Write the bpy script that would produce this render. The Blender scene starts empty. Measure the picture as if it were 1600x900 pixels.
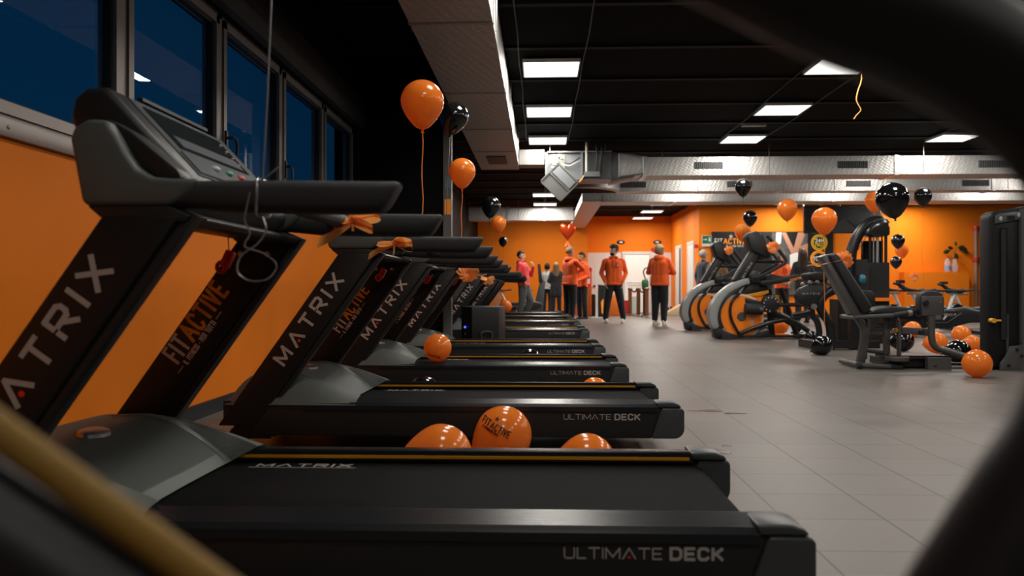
import bpy, bmesh, math, random
from mathutils import Vector, Matrix, Euler, noise
R = math.radians
rng = random.Random(7)
S = bpy.context.scene
COL = S.collection

# ------------------------------------------------------------------ camera, world, exposure
CAM_Z = 0.74
FPX = 1250.0
YAW = math.atan(45.0 / FPX)
PITCH = math.atan(3.0 / FPX)
cd = bpy.data.cameras.new('camera')
cam = bpy.data.objects.new('camera', cd)
COL.objects.link(cam)
cam.location = (0, 0, CAM_Z)
cam.rotation_euler = (R(90) + PITCH, 0, YAW)
cd.sensor_width = 36.0
cd.lens = 36.0 * FPX / 1600.0
cd.clip_start = 0.02
cd.clip_end = 200
cd.dof.use_dof = True
cd.dof.focus_distance = 4.3
cd.dof.aperture_fstop = 3.2
S.camera = cam

S.view_settings.view_transform = 'Standard'
S.view_settings.look = 'None'
S.view_settings.exposure = 0.0
S.view_settings.gamma = 1.0
S.view_settings.use_curve_mapping = False

w = bpy.data.worlds.new('dusk_sky')
S.world = w
w.use_nodes = True
wn = w.node_tree
wn.nodes.clear()
wo = wn.nodes.new('ShaderNodeOutputWorld')
wb = wn.nodes.new('ShaderNodeBackground')
wt = wn.nodes.new('ShaderNodeTexCoord')
wx = wn.nodes.new('ShaderNodeSeparateXYZ')
wr = wn.nodes.new('ShaderNodeValToRGB')
wr.color_ramp.elements[0].position = 0.0
wr.color_ramp.elements[0].color = (0.0010, 0.0215, 0.054, 1)
wr.color_ramp.elements[1].position = 0.75
wr.color_ramp.elements[1].color = (0.0006, 0.010, 0.034, 1)
wn.links.new(wt.outputs['Generated'], wx.inputs[0])
wn.links.new(wx.outputs['Z'], wr.inputs[0])
wn.links.new(wr.outputs[0], wb.inputs[0])
wb.inputs[1].default_value = 1.0
wn.links.new(wb.outputs[0], wo.inputs[0])

LAMP_W = 32.0          # light of one 60 x 60 ceiling panel
PANEL_COL = [0.11, 3.16, 6.40, 9.60]
PANEL_ROW = [-2.05, 0.0, 2.05, 4.00, 5.78] + [8.25 + 2.05 * k for k in range(9)]

def P(px, py, d):
    """point of the place seen at photo pixel (px, py), d metres along the room's length"""
    v = Vector(((px - 800) / FPX, (450 - py) / FPX, -1.0))
    v = cam.rotation_euler.to_matrix() @ v
    return Vector((0, 0, CAM_Z)) + v * (d / v.y)
def PZ(px, py, z):
    v = Vector(((px - 800) / FPX, (450 - py) / FPX, -1.0))
    v = cam.rotation_euler.to_matrix() @ v
    return Vector((0, 0, CAM_Z)) + v * ((z - CAM_Z) / v.z)
def floor_at(px, py):
    return PZ(px, py, 0.0)

# ------------------------------------------------------------------ materials
MATS = {}
def mat(name, col, rough=0.5, metal=0.0, spec=0.5, noise_amt=0.0, noise_scale=8.0, bump=0.0, bump_scale=60.0, emit=None, emit_s=0.0, coat=0.0, alpha=None, trans=0.0, ior=1.45, sheen=0.0):
    if name in MATS: return MATS[name]
    m = bpy.data.materials.new(name)
    m.use_nodes = True
    nt = m.node_tree
    b = nt.nodes['Principled BSDF']
    b.inputs['Base Color'].default_value = (*col, 1)
    b.inputs['Roughness'].default_value = rough
    b.inputs['Metallic'].default_value = metal
    b.inputs['Specular IOR Level'].default_value = spec
    b.inputs['IOR'].default_value = ior
    b.inputs['Coat Weight'].default_value = coat
    b.inputs['Transmission Weight'].default_value = trans
    if sheen: b.inputs['Sheen Weight'].default_value = sheen
    if alpha is not None: b.inputs['Alpha'].default_value = alpha
    if emit is not None:
        b.inputs['Emission Color'].default_value = (*emit, 1)
        b.inputs['Emission Strength'].default_value = emit_s
    tc = None
    if noise_amt or bump:
        tc = nt.nodes.new('ShaderNodeTexCoord')
    if noise_amt:
        nz = nt.nodes.new('ShaderNodeTexNoise'); nz.inputs['Scale'].default_value = noise_scale; nz.inputs['Detail'].default_value = 4
        rp = nt.nodes.new('ShaderNodeValToRGB')
        rp.color_ramp.elements[0].position = 0.3; rp.color_ramp.elements[1].position = 0.7
        rp.color_ramp.elements[0].color = (*[c * (1 - noise_amt) for c in col], 1)
        rp.color_ramp.elements[1].color = (*[min(1, c * (1 + noise_amt)) for c in col], 1)
        nt.links.new(tc.outputs['Object'], nz.inputs['Vector'])
        nt.links.new(nz.outputs['Fac'], rp.inputs[0])
        nt.links.new(rp.outputs[0], b.inputs['Base Color'])
    if bump:
        bz = nt.nodes.new('ShaderNodeTexNoise'); bz.inputs['Scale'].default_value = bump_scale; bz.inputs['Detail'].default_value = 3
        bp = nt.nodes.new('ShaderNodeBump'); bp.inputs['Strength'].default_value = bump; bp.inputs['Distance'].default_value = 0.01
        nt.links.new(tc.outputs['Object'], bz.inputs['Vector'])
        nt.links.new(bz.outputs['Fac'], bp.inputs['Height'])
        nt.links.new(bp.outputs[0], b.inputs['Normal'])
    MATS[name] = m
    return m

ORANGE = (0.76, 0.185, 0.008)
M_wall_orange = mat('orange_paint', ORANGE, 0.65, spec=0.18, noise_amt=0.05, noise_scale=1.5, bump=0.08, bump_scale=120)
M_wall_black = mat('black_paint', (0.0035, 0.0035, 0.004), 0.7, spec=0.15)
M_ceiling = mat('black_ceiling', (0.0035, 0.0035, 0.004), 0.8, spec=0.08)
M_rib = mat('ceiling_rib', (0.010, 0.010, 0.0105), 0.6, spec=0.15)
M_white_wall = mat('white_wall', (0.62, 0.60, 0.57), 0.6, noise_amt=0.03)
M_alu = mat('window_aluminium', (0.235, 0.21, 0.195), 0.38, metal=0.55, noise_amt=0.04)
M_gasket = mat('black_gasket', (0.01, 0.01, 0.01), 0.6)
M_black_plastic = mat('black_plastic', (0.014, 0.0145, 0.015), 0.42, bump=0.05, bump_scale=400)
M_tower = mat('dull_black_panel', (0.0065, 0.0068, 0.007), 0.5, spec=0.35)
M_black_gloss = mat('gloss_black', (0.008, 0.008, 0.009), 0.12)
M_upright = mat('upright_black', (0.0125, 0.0105, 0.010), 0.38, spec=0.45)
M_grip = mat('grip_rubber', (0.018, 0.0185, 0.020), 0.62, bump=0.35, bump_scale=500)
M_hood = mat('grey_green_plastic', (0.215, 0.235, 0.22), 0.42, bump=0.06, bump_scale=600)
M_hood2 = mat('dark_grey_green_plastic', (0.085, 0.092, 0.087), 0.45, bump=0.06, bump_scale=600)
M_rail = mat('ridged_rail', (0.013, 0.0145, 0.017), 0.27, spec=0.42)
M_cap = mat('rail_end_plastic', (0.050, 0.055, 0.060), 0.36)
M_belt = mat('running_belt', (0.0075, 0.0082, 0.009), 0.66, spec=0.16, bump=0.25, bump_scale=900)
M_yellow_line = mat('amber_line', (0.62, 0.27, 0.012), 0.4)
M_text = mat('silver_lettering', (0.40, 0.375, 0.355), 0.5)
M_text_lit = mat('pale_lettering', (0.45, 0.365, 0.32), 0.55)
M_text_orange = mat('orange_lettering', (1.0, 0.34, 0.025), 0.55)
M_text_pale = mat('pale_print', (0.78, 0.64, 0.56), 0.55)
M_red_dot = mat('red_dot', (0.80, 0.03, 0.02), 0.45)
M_red_tag = mat('red_plastic', (0.62, 0.02, 0.025), 0.35)
M_chrome = mat('chrome', (0.62, 0.60, 0.58), 0.18, metal=1.0)
M_steel = mat('brushed_steel', (0.42, 0.41, 0.40), 0.35, metal=0.9)
M_screen = mat('dark_screen', (0.020, 0.023, 0.026), 0.14)
M_panel_face = mat('console_face', (0.065, 0.072, 0.078), 0.33)
M_band = mat('screen_band', (0.085, 0.098, 0.11), 0.3)
M_galv = None

def lampmat(name, col, s):
    m = bpy.data.materials.new(name); m.use_nodes = True
    nt = m.node_tree; nt.nodes.clear()
    o = nt.nodes.new('ShaderNodeOutputMaterial'); e = nt.nodes.new('ShaderNodeEmission')
    e.inputs[0].default_value = (*col, 1); e.inputs[1].default_value = s
    nt.links.new(e.outputs[0], o.inputs[0])
    return m
M_lamp = lampmat('lit_diffuser', (1.0, 0.965, 0.89), 2.2)

def make_glass():
    m = bpy.data.materials.new('window_glass'); m.use_nodes = True
    nt = m.node_tree; nt.nodes.clear()
    o = nt.nodes.new('ShaderNodeOutputMaterial'); mx = nt.nodes.new('ShaderNodeMixShader')
    t = nt.nodes.new('ShaderNodeBsdfTransparent'); g = nt.nodes.new('ShaderNodeBsdfGlossy')
    f = nt.nodes.new('ShaderNodeLayerWeight'); f.inputs[0].default_value = 0.5
    pw = nt.nodes.new('ShaderNodeMath'); pw.operation = 'POWER'; pw.inputs[1].default_value = 5.0
    mm = nt.nodes.new('ShaderNodeMath'); mm.operation = 'MULTIPLY_ADD'; mm.inputs[1].default_value = 0.55; mm.inputs[2].default_value = 0.035
    nt.links.new(f.outputs['Facing'], pw.inputs[0])
    g.inputs['Roughness'].default_value = 0.0
    t.inputs[0].default_value = (0.92, 0.97, 1.0, 1)
    nt.links.new(pw.outputs[0], mm.inputs[0]); nt.links.new(mm.outputs[0], mx.inputs[0])
    nt.links.new(t.outputs[0], mx.inputs[1]); nt.links.new(g.outputs[0], mx.inputs[2]); nt.links.new(mx.outputs[0], o.inputs[0])
    return m
M_glass = make_glass()

def make_floor():
    m = bpy.data.materials.new('grey_floor_tiles'); m.use_nodes = True
    nt = m.node_tree; b = nt.nodes['Principled BSDF']
    tc = nt.nodes.new('ShaderNodeTexCoord'); sp = nt.nodes.new('ShaderNodeSeparateXYZ')
    nt.links.new(tc.outputs['Object'], sp.inputs[0])
    def M(op, a, bb=None, c=None):
        n = nt.nodes.new('ShaderNodeMath'); n.operation = op
        for i, v in enumerate((a, bb, c)):
            if v is None: continue
            if isinstance(v, (int, float)): n.inputs[i].default_value = v
            else: nt.links.new(v, n.inputs[i])
        return n.outputs[0]
    TX, TY = 0.3255, 0.318
    u = M('DIVIDE', M('SUBTRACT', sp.outputs['X'], 0.784), TX)
    v = M('DIVIDE', M('SUBTRACT', sp.outputs['Y'], 2.301), TY)
    def edge(t, width):
        f = M('FRACT', t); d = M('MINIMUM', f, M('SUBTRACT', 1.0, f))
        return M('LESS_THAN', d, width)
    g = M('MAXIMUM', edge(u, 0.012), edge(v, 0.008))
    cx = nt.nodes.new('ShaderNodeCombineXYZ')
    nt.links.new(M('FLOOR', u), cx.inputs[0]); nt.links.new(M('FLOOR', v), cx.inputs[1])
    wn_ = nt.nodes.new('ShaderNodeTexWhiteNoise'); wn_.noise_dimensions = '2D'; nt.links.new(cx.outputs[0], wn_.inputs['Vector'])
    nz = nt.nodes.new('ShaderNodeTexNoise'); nz.inputs['Scale'].default_value = 1.2; nz.inputs['Detail'].default_value = 6; nt.links.new(tc.outputs['Object'], nz.inputs['Vector'])
    nf = nt.nodes.new('ShaderNodeTexNoise'); nf.inputs['Scale'].default_value = 90; nf.inputs['Detail'].default_value = 3; nt.links.new(tc.outputs['Object'], nf.inputs['Vector'])
    val = M('ADD', M('MULTIPLY', wn_.outputs['Value'], 0.10), M('ADD', M('MULTIPLY', nz.outputs['Fac'], 0.35), M('MULTIPLY', nf.outputs['Fac'], 0.25)))
    rp = nt.nodes.new('ShaderNodeValToRGB')
    rp.color_ramp.elements[0].position = 0.18; rp.color_ramp.elements[0].color = (0.092, 0.080, 0.072, 1)
    rp.color_ramp.elements[1].position = 0.55; rp.color_ramp.elements[1].color = (0.147, 0.130, 0.117, 1)
    nt.links.new(val, rp.inputs[0])
    mx = nt.nodes.new('ShaderNodeMix'); mx.data_type = 'RGBA'
    nt.links.new(g, mx.inputs[0]); nt.links.new(rp.outputs[0], mx.inputs[6]); mx.inputs[7].default_value = (0.030, 0.026, 0.023, 1)
    # scuffs and spilled stains
    st = nt.nodes.new('ShaderNodeTexNoise'); st.inputs['Scale'].default_value = 0.7; st.inputs['Detail'].default_value = 5; nt.links.new(tc.outputs['Object'], st.inputs['Vector'])
    sr = nt.nodes.new('ShaderNodeValToRGB'); sr.color_ramp.elements[0].position = 0.60; sr.color_ramp.elements[1].position = 0.72
    sr.color_ramp.elements[0].color = (1, 1, 1, 1); sr.color_ramp.elements[1].color = (0.62, 0.56, 0.52, 1)
    nt.links.new(st.outputs['Fac'], sr.inputs[0])
    m2 = nt.nodes.new('ShaderNodeMix'); m2.data_type = 'RGBA'; m2.blend_type = 'MULTIPLY'; m2.inputs[0].default_value = 1.0
    nt.links.new(mx.outputs[2], m2.inputs[6]); nt.links.new(sr.outputs[0], m2.inputs[7])
    nt.links.new(m2.outputs[2], b.inputs['Base Color'])
    b.inputs['Roughness'].default_value = 0.42
    b.inputs['Specular IOR Level'].default_value = 0.4
    bp = nt.nodes.new('ShaderNodeBump'); bp.inputs['Strength'].default_value = 0.35; bp.inputs['Distance'].default_value = 0.004; bp.invert = True
    nt.links.new(g, bp.inputs['Height']); nt.links.new(bp.outputs[0], b.inputs['Normal'])
    return m
M_floor = make_floor()

def make_galv():
    m = bpy.data.materials.new('embossed_aluminium_duct'); m.use_nodes = True
    nt = m.node_tree; b = nt.nodes['Principled BSDF']
    tc = nt.nodes.new('ShaderNodeTexCoord'); mp = nt.nodes.new('ShaderNodeMapping')
    mp.inputs['Rotation'].default_value = (R(45), R(45), R(45))
    vo = nt.nodes.new('ShaderNodeTexVoronoi'); vo.inputs['Scale'].default_value = 24; vo.inputs['Randomness'].default_value = 0.15
    nt.links.new(tc.outputs['Object'], mp.inputs[0]); nt.links.new(mp.outputs[0], vo.inputs['Vector'])
    bp = nt.nodes.new('ShaderNodeBump'); bp.inputs['Strength'].default_value = 0.5; bp.inputs['Distance'].default_value = 0.01
    nt.links.new(vo.outputs['Distance'], bp.inputs['Height']); nt.links.new(bp.outputs[0], b.inputs['Normal'])
    rp = nt.nodes.new('ShaderNodeValToRGB')
    rp.color_ramp.elements[0].color = (0.66, 0.65, 0.63, 1); rp.color_ramp.elements[1].color = (0.50, 0.49, 0.475, 1); rp.color_ramp.elements[1].position = 0.6
    nt.links.new(vo.outputs['Distance'], rp.inputs[0]); nt.links.new(rp.outputs[0], b.inputs['Base Color'])
    b.inputs['Metallic'].default_value = 0.6; b.inputs['Roughness'].default_value = 0.45
    return m
M_galv = make_galv()

# ------------------------------------------------------------------ mesh helpers
class MB:
    """collects shapes for ONE mesh object"""
    def __init__(self): self.bm = bmesh.new(); self.mi = 0
    def _new(self, faces):
        for f in faces: f.material_index = self.mi
        return faces
    def raw(self, verts, faces):
        vs = [self.bm.verts.new(v) for v in verts]
        out = []
        for f in faces:
            try: out.append(self.bm.faces.new([vs[i] for i in f]))
            except ValueError: pass
        self._new(out); return vs, out
    def box(self, lo, hi, bev=0.0, seg=2, rot=None, piv=None):
        (x0, y0, z0), (x1, y1, z1) = lo, hi
        v = [(x0,y0,z0),(x1,y0,z0),(x1,y1,z0),(x0,y1,z0),(x0,y0,z1),(x1,y0,z1),(x1,y1,z1),(x0,y1,z1)]
        vs, fs = self.raw(v, [(3,2,1,0),(4,5,6,7),(0,1,5,4),(1,2,6,5),(2,3,7,6),(3,0,4,7)])
        if rot is not None:
            pv = Vector(piv) if piv is not None else Vector(((x0+x1)/2,(y0+y1)/2,(z0+z1)/2))
            bmesh.ops.rotate(self.bm, verts=vs, cent=pv, matrix=rot)
        if bev > 0: self._bevel(fs, bev, seg)
        return self
    def _bevel(self, fs, bev, seg, ang=25):
        es = set()
        for f in fs:
            for e in f.edges:
                if len(e.link_faces) == 2 and e.calc_face_angle(0) > R(ang): es.add(e)
        r = bmesh.ops.bevel(self.bm, geom=list(es), offset=bev, offset_type='OFFSET', segments=seg, profile=0.5, affect='EDGES', clamp_overlap=True)
        self._new(r['faces'])
    def prism(self, pts, a, b, plane='xz', bev=0.0, seg=2, ang=25):
        """2D outline extruded from a to b along the third axis"""
        def q(p, t):
            if plane == 'xz': return (p[0], t, p[1])
            if plane == 'yz': return (t, p[0], p[1])
            return (p[0], p[1], t)
        n = len(pts)
        vs, fs = self.raw([q(p, a) for p in pts] + [q(p, b) for p in pts],
                          [tuple(range(n)), tuple(range(2*n-1, n-1, -1))] + [(i, i+n, (i+1) % n + n, (i+1) % n) for i in range(n)])
        bmesh.ops.recalc_face_normals(self.bm, faces=fs)
        if bev > 0: self._bevel(fs, bev, seg, ang)
        return self
    def tube(self, path, r, n=10, closed=False, caps=True, flat=None, twist=0.0):
        """path: points; r: a radius or a list; flat=(a,b) scales the section's two axes"""
        path = [Vector(p) for p in path]
        N = len(path)
        rad = r if isinstance(r, (list, tuple)) else [r] * N
        fa, fb = flat or (1, 1)
        rings = []
        prev = None
        for i, p in enumerate(path):
            if closed: t = path[(i+1) % N] - path[i-1]
            else: t = path[min(i+1, N-1)] - path[max(i-1, 0)]
            t.normalize()
            if prev is None:
                up = Vector((0,0,1)) if abs(t.z) < 0.95 else Vector((0,1,0))
                u = t.cross(up).normalized()
            else:
                u = (prev - t * prev.dot(t)).normalized()
            prev = u
            v = t.cross(u)
            rings.append([self.bm.verts.new(p + (u * math.cos(2*math.pi*k/n + twist) * fa + v * math.sin(2*math.pi*k/n + twist) * fb) * rad[i]) for k in range(n)])
        fs = []
        for i in range(N if closed else N-1):
            A, B = rings[i], rings[(i+1) % N]
            for k in range(n): fs.append(self.bm.faces.new((A[k], A[(k+1) % n], B[(k+1) % n], B[k])))
        if caps and not closed:
            fs.append(self.bm.faces.new(list(reversed(rings[0])))); fs.append(self.bm.faces.new(rings[-1]))
        self._new(fs); return self
    def lathe(self, prof, n=24, org=(0,0,0), axis='z'):
        """prof: list of (radius, height)"""
        o = Vector(org); rings = []
        def q(r, h, a):
            c, s = r*math.cos(a), r*math.sin(a)
            return o + Vector({'z': (c, s, h), 'y': (c, h, s), 'x': (h, c, s)}[axis])
        for r, h in prof:
            if r < 1e-6: rings.append([self.bm.verts.new(q(0, h, 0))])
            else: rings.append([self.bm.verts.new(q(r, h, 2*math.pi*k/n)) for k in range(n)])
        fs = []
        for A, B in zip(rings, rings[1:]):
            for k in range(n):
                k2 = (k+1) % n
                a = [A[0]] if len(A) == 1 else [A[k], A[k2]]
                b = [B[0]] if len(B) == 1 else [B[k2], B[k]]
                if len(a) + len(b) >= 3: fs.append(self.bm.faces.new(a + b))
        bmesh.ops.recalc_face_normals(self.bm, faces=fs)
        self._new(fs); return self
    def ball(self, c, r, sx=1, sy=1, sz=1, n=20, m=12, rot=None):
        prof = [(math.sin(math.pi*i/m), -math.cos(math.pi*i/m)) for i in range(m+1)]
        prof[0] = (0, -1); prof[-1] = (0, 1)
        before = set(self.bm.verts)
        self.lathe(prof, n)
        vs = [v for v in self.bm.verts if v not in before]
        mt = Matrix.Translation(Vector(c)) @ (rot.to_4x4() if rot is not None else Matrix.Identity(4)) @ Matrix.Diagonal((r*sx, r*sy, r*sz, 1))
        for v in vs: v.co = mt @ v.co
        return self
    def grid(self, fn, nu, nv, thick=0.0):
        vs = [[self.bm.verts.new(fn(i/nu, j/nv)) for j in range(nv+1)] for i in range(nu+1)]
        fs = [self.bm.faces.new((vs[i][j], vs[i+1][j], vs[i+1][j+1], vs[i][j+1])) for i in range(nu) for j in range(nv)]
        self._new(fs)
        if thick:
            r = bmesh.ops.solidify(self.bm, geom=fs, thickness=thick)
            self._new([g for g in r['geom'] if isinstance(g, bmesh.types.BMFace)])
        return self
    def poly(self, pts3):
        self.raw(pts3, [tuple(range(len(pts3)))]); return self
    def build(self, name, m, parent=None, loc=None, sharp=38, smooth=True, **props):
        me = bpy.data.meshes.new(name)
        self.bm.normal_update()
        self.bm.to_mesh(me); self.bm.free()
        for x in (m if isinstance(m, (list, tuple)) else [m]): me.materials.append(x)
        if smooth:
            me.polygons.foreach_set('use_smooth', [True] * len(me.polygons))
            me.set_sharp_from_angle(angle=R(sharp))
        o = bpy.data.objects.new(name, me)
        COL.objects.link(o)
        if loc is not None: o.location = loc
        if parent is not None: o.parent = parent
        for k, v in props.items(): o[k] = v
        return o

def tag(o, label, cat, group=None, kind=None):
    o['label'] = label; o['category'] = cat
    if group: o['group'] = group
    if kind: o['kind'] = kind
    return o
def struct(o):
    o['kind'] = 'structure'; return o
def empty(name, loc=(0,0,0), rz=0.0, label=None, cat=None, group=None):
    o = bpy.data.objects.new(name, None); COL.objects.link(o)
    o.location = loc; o.rotation_euler = (0, 0, rz); o.empty_display_size = 0.1
    if label: tag(o, label, cat, group)
    return o
def copy_tree(o, parent=None):
    c = o.copy(); COL.objects.link(c); c.parent = parent
    for ch in list(o.children): copy_tree(ch, c)
    return c

# stroke lettering: every letter a set of strokes in a 1 x 1 cell
GL = {
 'M': (1.25, [[(0,0),(.0,1),(.62,.15),(1.25,1),(1.25,0)]]),
 'A': (1.15, [[(0,0),(.575,1),(1.15,0)]]),
 'T': (1.0, [[(0,1),(1,1)],[(.5,1),(.5,0)]]),
 'R': (1.0, [[(0,.55),(0,1),(.85,1),(1,.86),(1,.62),(.85,.48),(.2,.48)],[(.45,.48),(1,0)],[(0,.32),(0,0)]]),
 'I': (0.0, [[(0,0),(0,1)]]),
 'X': (1.05, [[(0,0),(1.05,1)],[(0,1),(1.05,0)]]),
 'U': (.9, [[(0,1),(0,.15),(.15,0),(.75,0),(.9,.15),(.9,1)]]),
 'L': (.75, [[(0,1),(0,0),(.75,0)]]),
 'E': (.8, [[(.8,1),(0,1),(0,0),(.8,0)],[(0,.5),(.7,.5)]]),
 'D': (.9, [[(0,0),(0,1),(.65,1),(.9,.78),(.9,.22),(.65,0),(0,0)]]),
 'C': (.85, [[(.85,.8),(.65,1),(.18,1),(0,.8),(0,.2),(.18,0),(.65,0),(.85,.2)]]),
 'K': (.85, [[(0,1),(0,0)],[(.85,1),(.12,.45)],[(.28,.55),(.85,0)]]),
 'F': (.7, [[(.7,1),(0,1),(0,0)],[(0,.5),(.6,.5)]]),
 'V': (.85, [[(0,1),(.425,0),(.85,1)]]),
 'N': (.85, [[(0,0),(0,1),(.85,0),(.85,1)]]),
 'S': (.75, [[(.75,.82),(.6,1),(.15,1),(0,.85),(0,.62),(.15,.5),(.6,.5),(.75,.38),(.75,.15),(.6,0),(.15,0),(0,.18)]]),
 'P': (.75, [[(0,0),(0,1),(.6,1),(.75,.86),(.75,.6),(.6,.46),(0,.46)]]),
 'H': (.8, [[(0,0),(0,1)],[(.8,0),(.8,1)],[(0,.5),(.8,.5)]]),
 'O': (.85, [[(.2,0),(0,.2),(0,.8),(.2,1),(.65,1),(.85,.8),(.85,.2),(.65,0),(.2,0)]]),
 'G': (.85, [[(.85,.8),(.65,1),(.18,1),(0,.8),(0,.2),(.18,0),(.65,0),(.85,.2),(.85,.48),(.45,.48)]]),
 'Y': (.85, [[(0,1),(.425,.5),(.85,1)],[(.425,.5),(.425,0)]]),
 'B': (.8, [[(0,0),(0,1),(.6,1),(.75,.88),(.75,.62),(.6,.52),(0,.52)],[(.6,.52),(.8,.4),(.8,.12),(.62,0),(0,0)]]),
 '-': (.4, [[(0,.5),(.4,.5)]]),
 '.': (.1, [[(0,.42),(.1,.42)]]),
 ',': (.12, [[(.1,.12),(0,-.15)]]),
 '0': (.75, [[(.2,0),(0,.2),(0,.8),(.2,1),(.55,1),(.75,.8),(.75,.2),(.55,0),(.2,0)]]),
 '1': (.35, [[(0,.75),(.3,1),(.3,0)]]),
 '2': (.75, [[(0,.8),(.2,1),(.6,1),(.75,.8),(.7,.55),(0,0),(.78,0)]]),
 '4': (.8, [[(.6,0),(.6,1),(0,.3),(.8,.3)]]),
 '7': (.75, [[(0,1),(.75,1),(.25,0)]]),
 '9': (.75, [[(.1,0),(.55,0),(.75,.25),(.75,.8),(.55,1),(.2,1),(0,.8),(0,.6),(.2,.45),(.75,.45)]]),
 ' ': (.45, []),
}
def letter_strokes(text, h, wx, gap, dots=False):
    """polylines in 2D for a line of text; also the places of the dots under a bar-less A"""
    x = 0.0; out = []; dd = []
    for ch in text:
        wdt, st = GL[ch]
        for s in st: out.append([(x + p[0]*h*wx, p[1]*h) for p in s])
        if ch == 'A': dd.append((x + wdt*h*wx/2, h*0.10))
        x += wdt*h*wx + gap*h
    return out, dd, x - gap*h
def lettering(mb, text, h, sw, to3, wx=1.0, gap=0.45, mi=0, dot_mi=None, lift=0.0012, x0=0.0, y0=0.0, bar=False):
    """raised strokes of text; to3(x, y, lift) puts a 2D point on the surface; returns the width"""
    st, dd, W = letter_strokes(text, h, wx, gap)
    old = mb.mi; mb.mi = mi; step = lift*0.03; base_lift = lift
    for s in st:
        for (a, b) in zip(s, s[1:]):
            d = Vector((b[0]-a[0], b[1]-a[1])); L = d.length
            if L < 1e-7: continue
            lift += step
            d /= L; nn = Vector((-d.y, d.x)) * sw/2; e = d * sw*0.30
            q = [(a[0]-e.x+nn.x, a[1]-e.y+nn.y), (a[0]-e.x-nn.x, a[1]-e.y-nn.y), (b[0]+e.x-nn.x, b[1]+e.y-nn.y), (b[0]+e.x+nn.x, b[1]+e.y+nn.y)]
            top = [to3(x0+p[0], y0+p[1], lift) for p in q]; bot = [to3(x0+p[0], y0+p[1], -lift*0.5) for p in q]
            mb.raw(top + bot, [(0,1,2,3),(0,4,5,1),(1,5,6,2),(2,6,7,3),(3,7,4,0)])
    lift = base_lift*1.6
    if bar:
        for ch_x, ch_y in dd:
            q = [(ch_x-h*.28*wx, h*.28), (ch_x+h*.28*wx, h*.28), (ch_x+h*.28*wx, h*.28+sw), (ch_x-h*.28*wx, h*.28+sw)]
            mb.raw([to3(x0+p[0], y0+p[1], lift) for p in q], [(0,1,2,3)])
    if dot_mi is not None:
        mb.mi = dot_mi
        for ch_x, ch_y in dd:
            r = h*0.13
            q = [(ch_x + r*math.cos(2*math.pi*k/8), ch_y + r*.4 + r*math.sin(2*math.pi*k/8)) for k in range(8)]
            mb.raw([to3(x0+p[0], y0+p[1], lift*1.2) for p in q], [tuple(range(8))])
    mb.mi = old
    return W
def catmull(pts, n=6, closed=False):
    pts = [Vector(p) for p in pts]; out = []
    N = len(pts)
    for i in range(N if closed else N-1):
        p0 = pts[i-1] if (closed or i > 0) else pts[0]*2 - pts[1]
        p1 = pts[i]; p2 = pts[(i+1) % N]
        p3 = pts[(i+2) % N] if (closed or i+2 < N) else p2*2 - p1
        for k in range(n):
            t = k/n
            out.append(0.5*((2*p1) + (p2-p0)*t + (2*p0-5*p1+4*p2-p3)*t*t + (3*p1-p0-3*p2+p3)*t**3))
    if not closed: out.append(pts[-1])
    return out
# ================================================================== THE ROOM
XL, XR, YB, YF, ZC = -1.97, 13.4, -4.0, 26.3, 3.15
def sbox(name, lo, hi, m, bev=0.0):
    mb = MB(); mb.box(lo, hi, bev); return struct(mb.build(name, m, smooth=bev > 0))

sbox('floor', (XL-0.3, YB-0.2, -0.15), (XR+0.2, YF+0.4, 0.0), M_floor)
mb = MB(); mb.box((XL-0.3, YB-0.2, ZC), (XR+0.2, YF+0.4, ZC+0.15)); mb.mi = 1
y = 1.85
while y < 25.5:
    mb.box((XL, y-0.035, ZC-0.022), (XR, y+0.035, ZC+0.01)); y += 1.215
struct(mb.build('ceiling', [M_ceiling, M_rib], smooth=False))

WIN = [1.44, 2.62, 3.80, 4.97, 6.16, 7.35, 8.53]
ZS, ZH = 1.373, 2.48
mb = MB()
mb.box((XL-0.25, YB, 0), (XL, 8.62, 1.31))
mb.mi = 1
mb.box((XL-0.25, YB, ZH), (XL, 8.62, ZC)); mb.box((XL-0.25, YB, 1.31), (XL, WIN[0], ZH)); mb.box((XL-0.25, WIN[-1], 1.31), (XL, YF, ZC))
mb.box((XL-0.25, 8.62, 0), (XL, YF, 1.31))
struct(mb.build('wall_left', [M_wall_orange, M_wall_black], smooth=False))
mb = MB(); mb.box((XL, YB, ZH-0.005), (XL+0.06, 8.62, ZH+0.30), 0.008); struct(mb.build('trim_1', mat('shutter_box_dark', (0.022, 0.020, 0.019), 0.45)))
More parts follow.
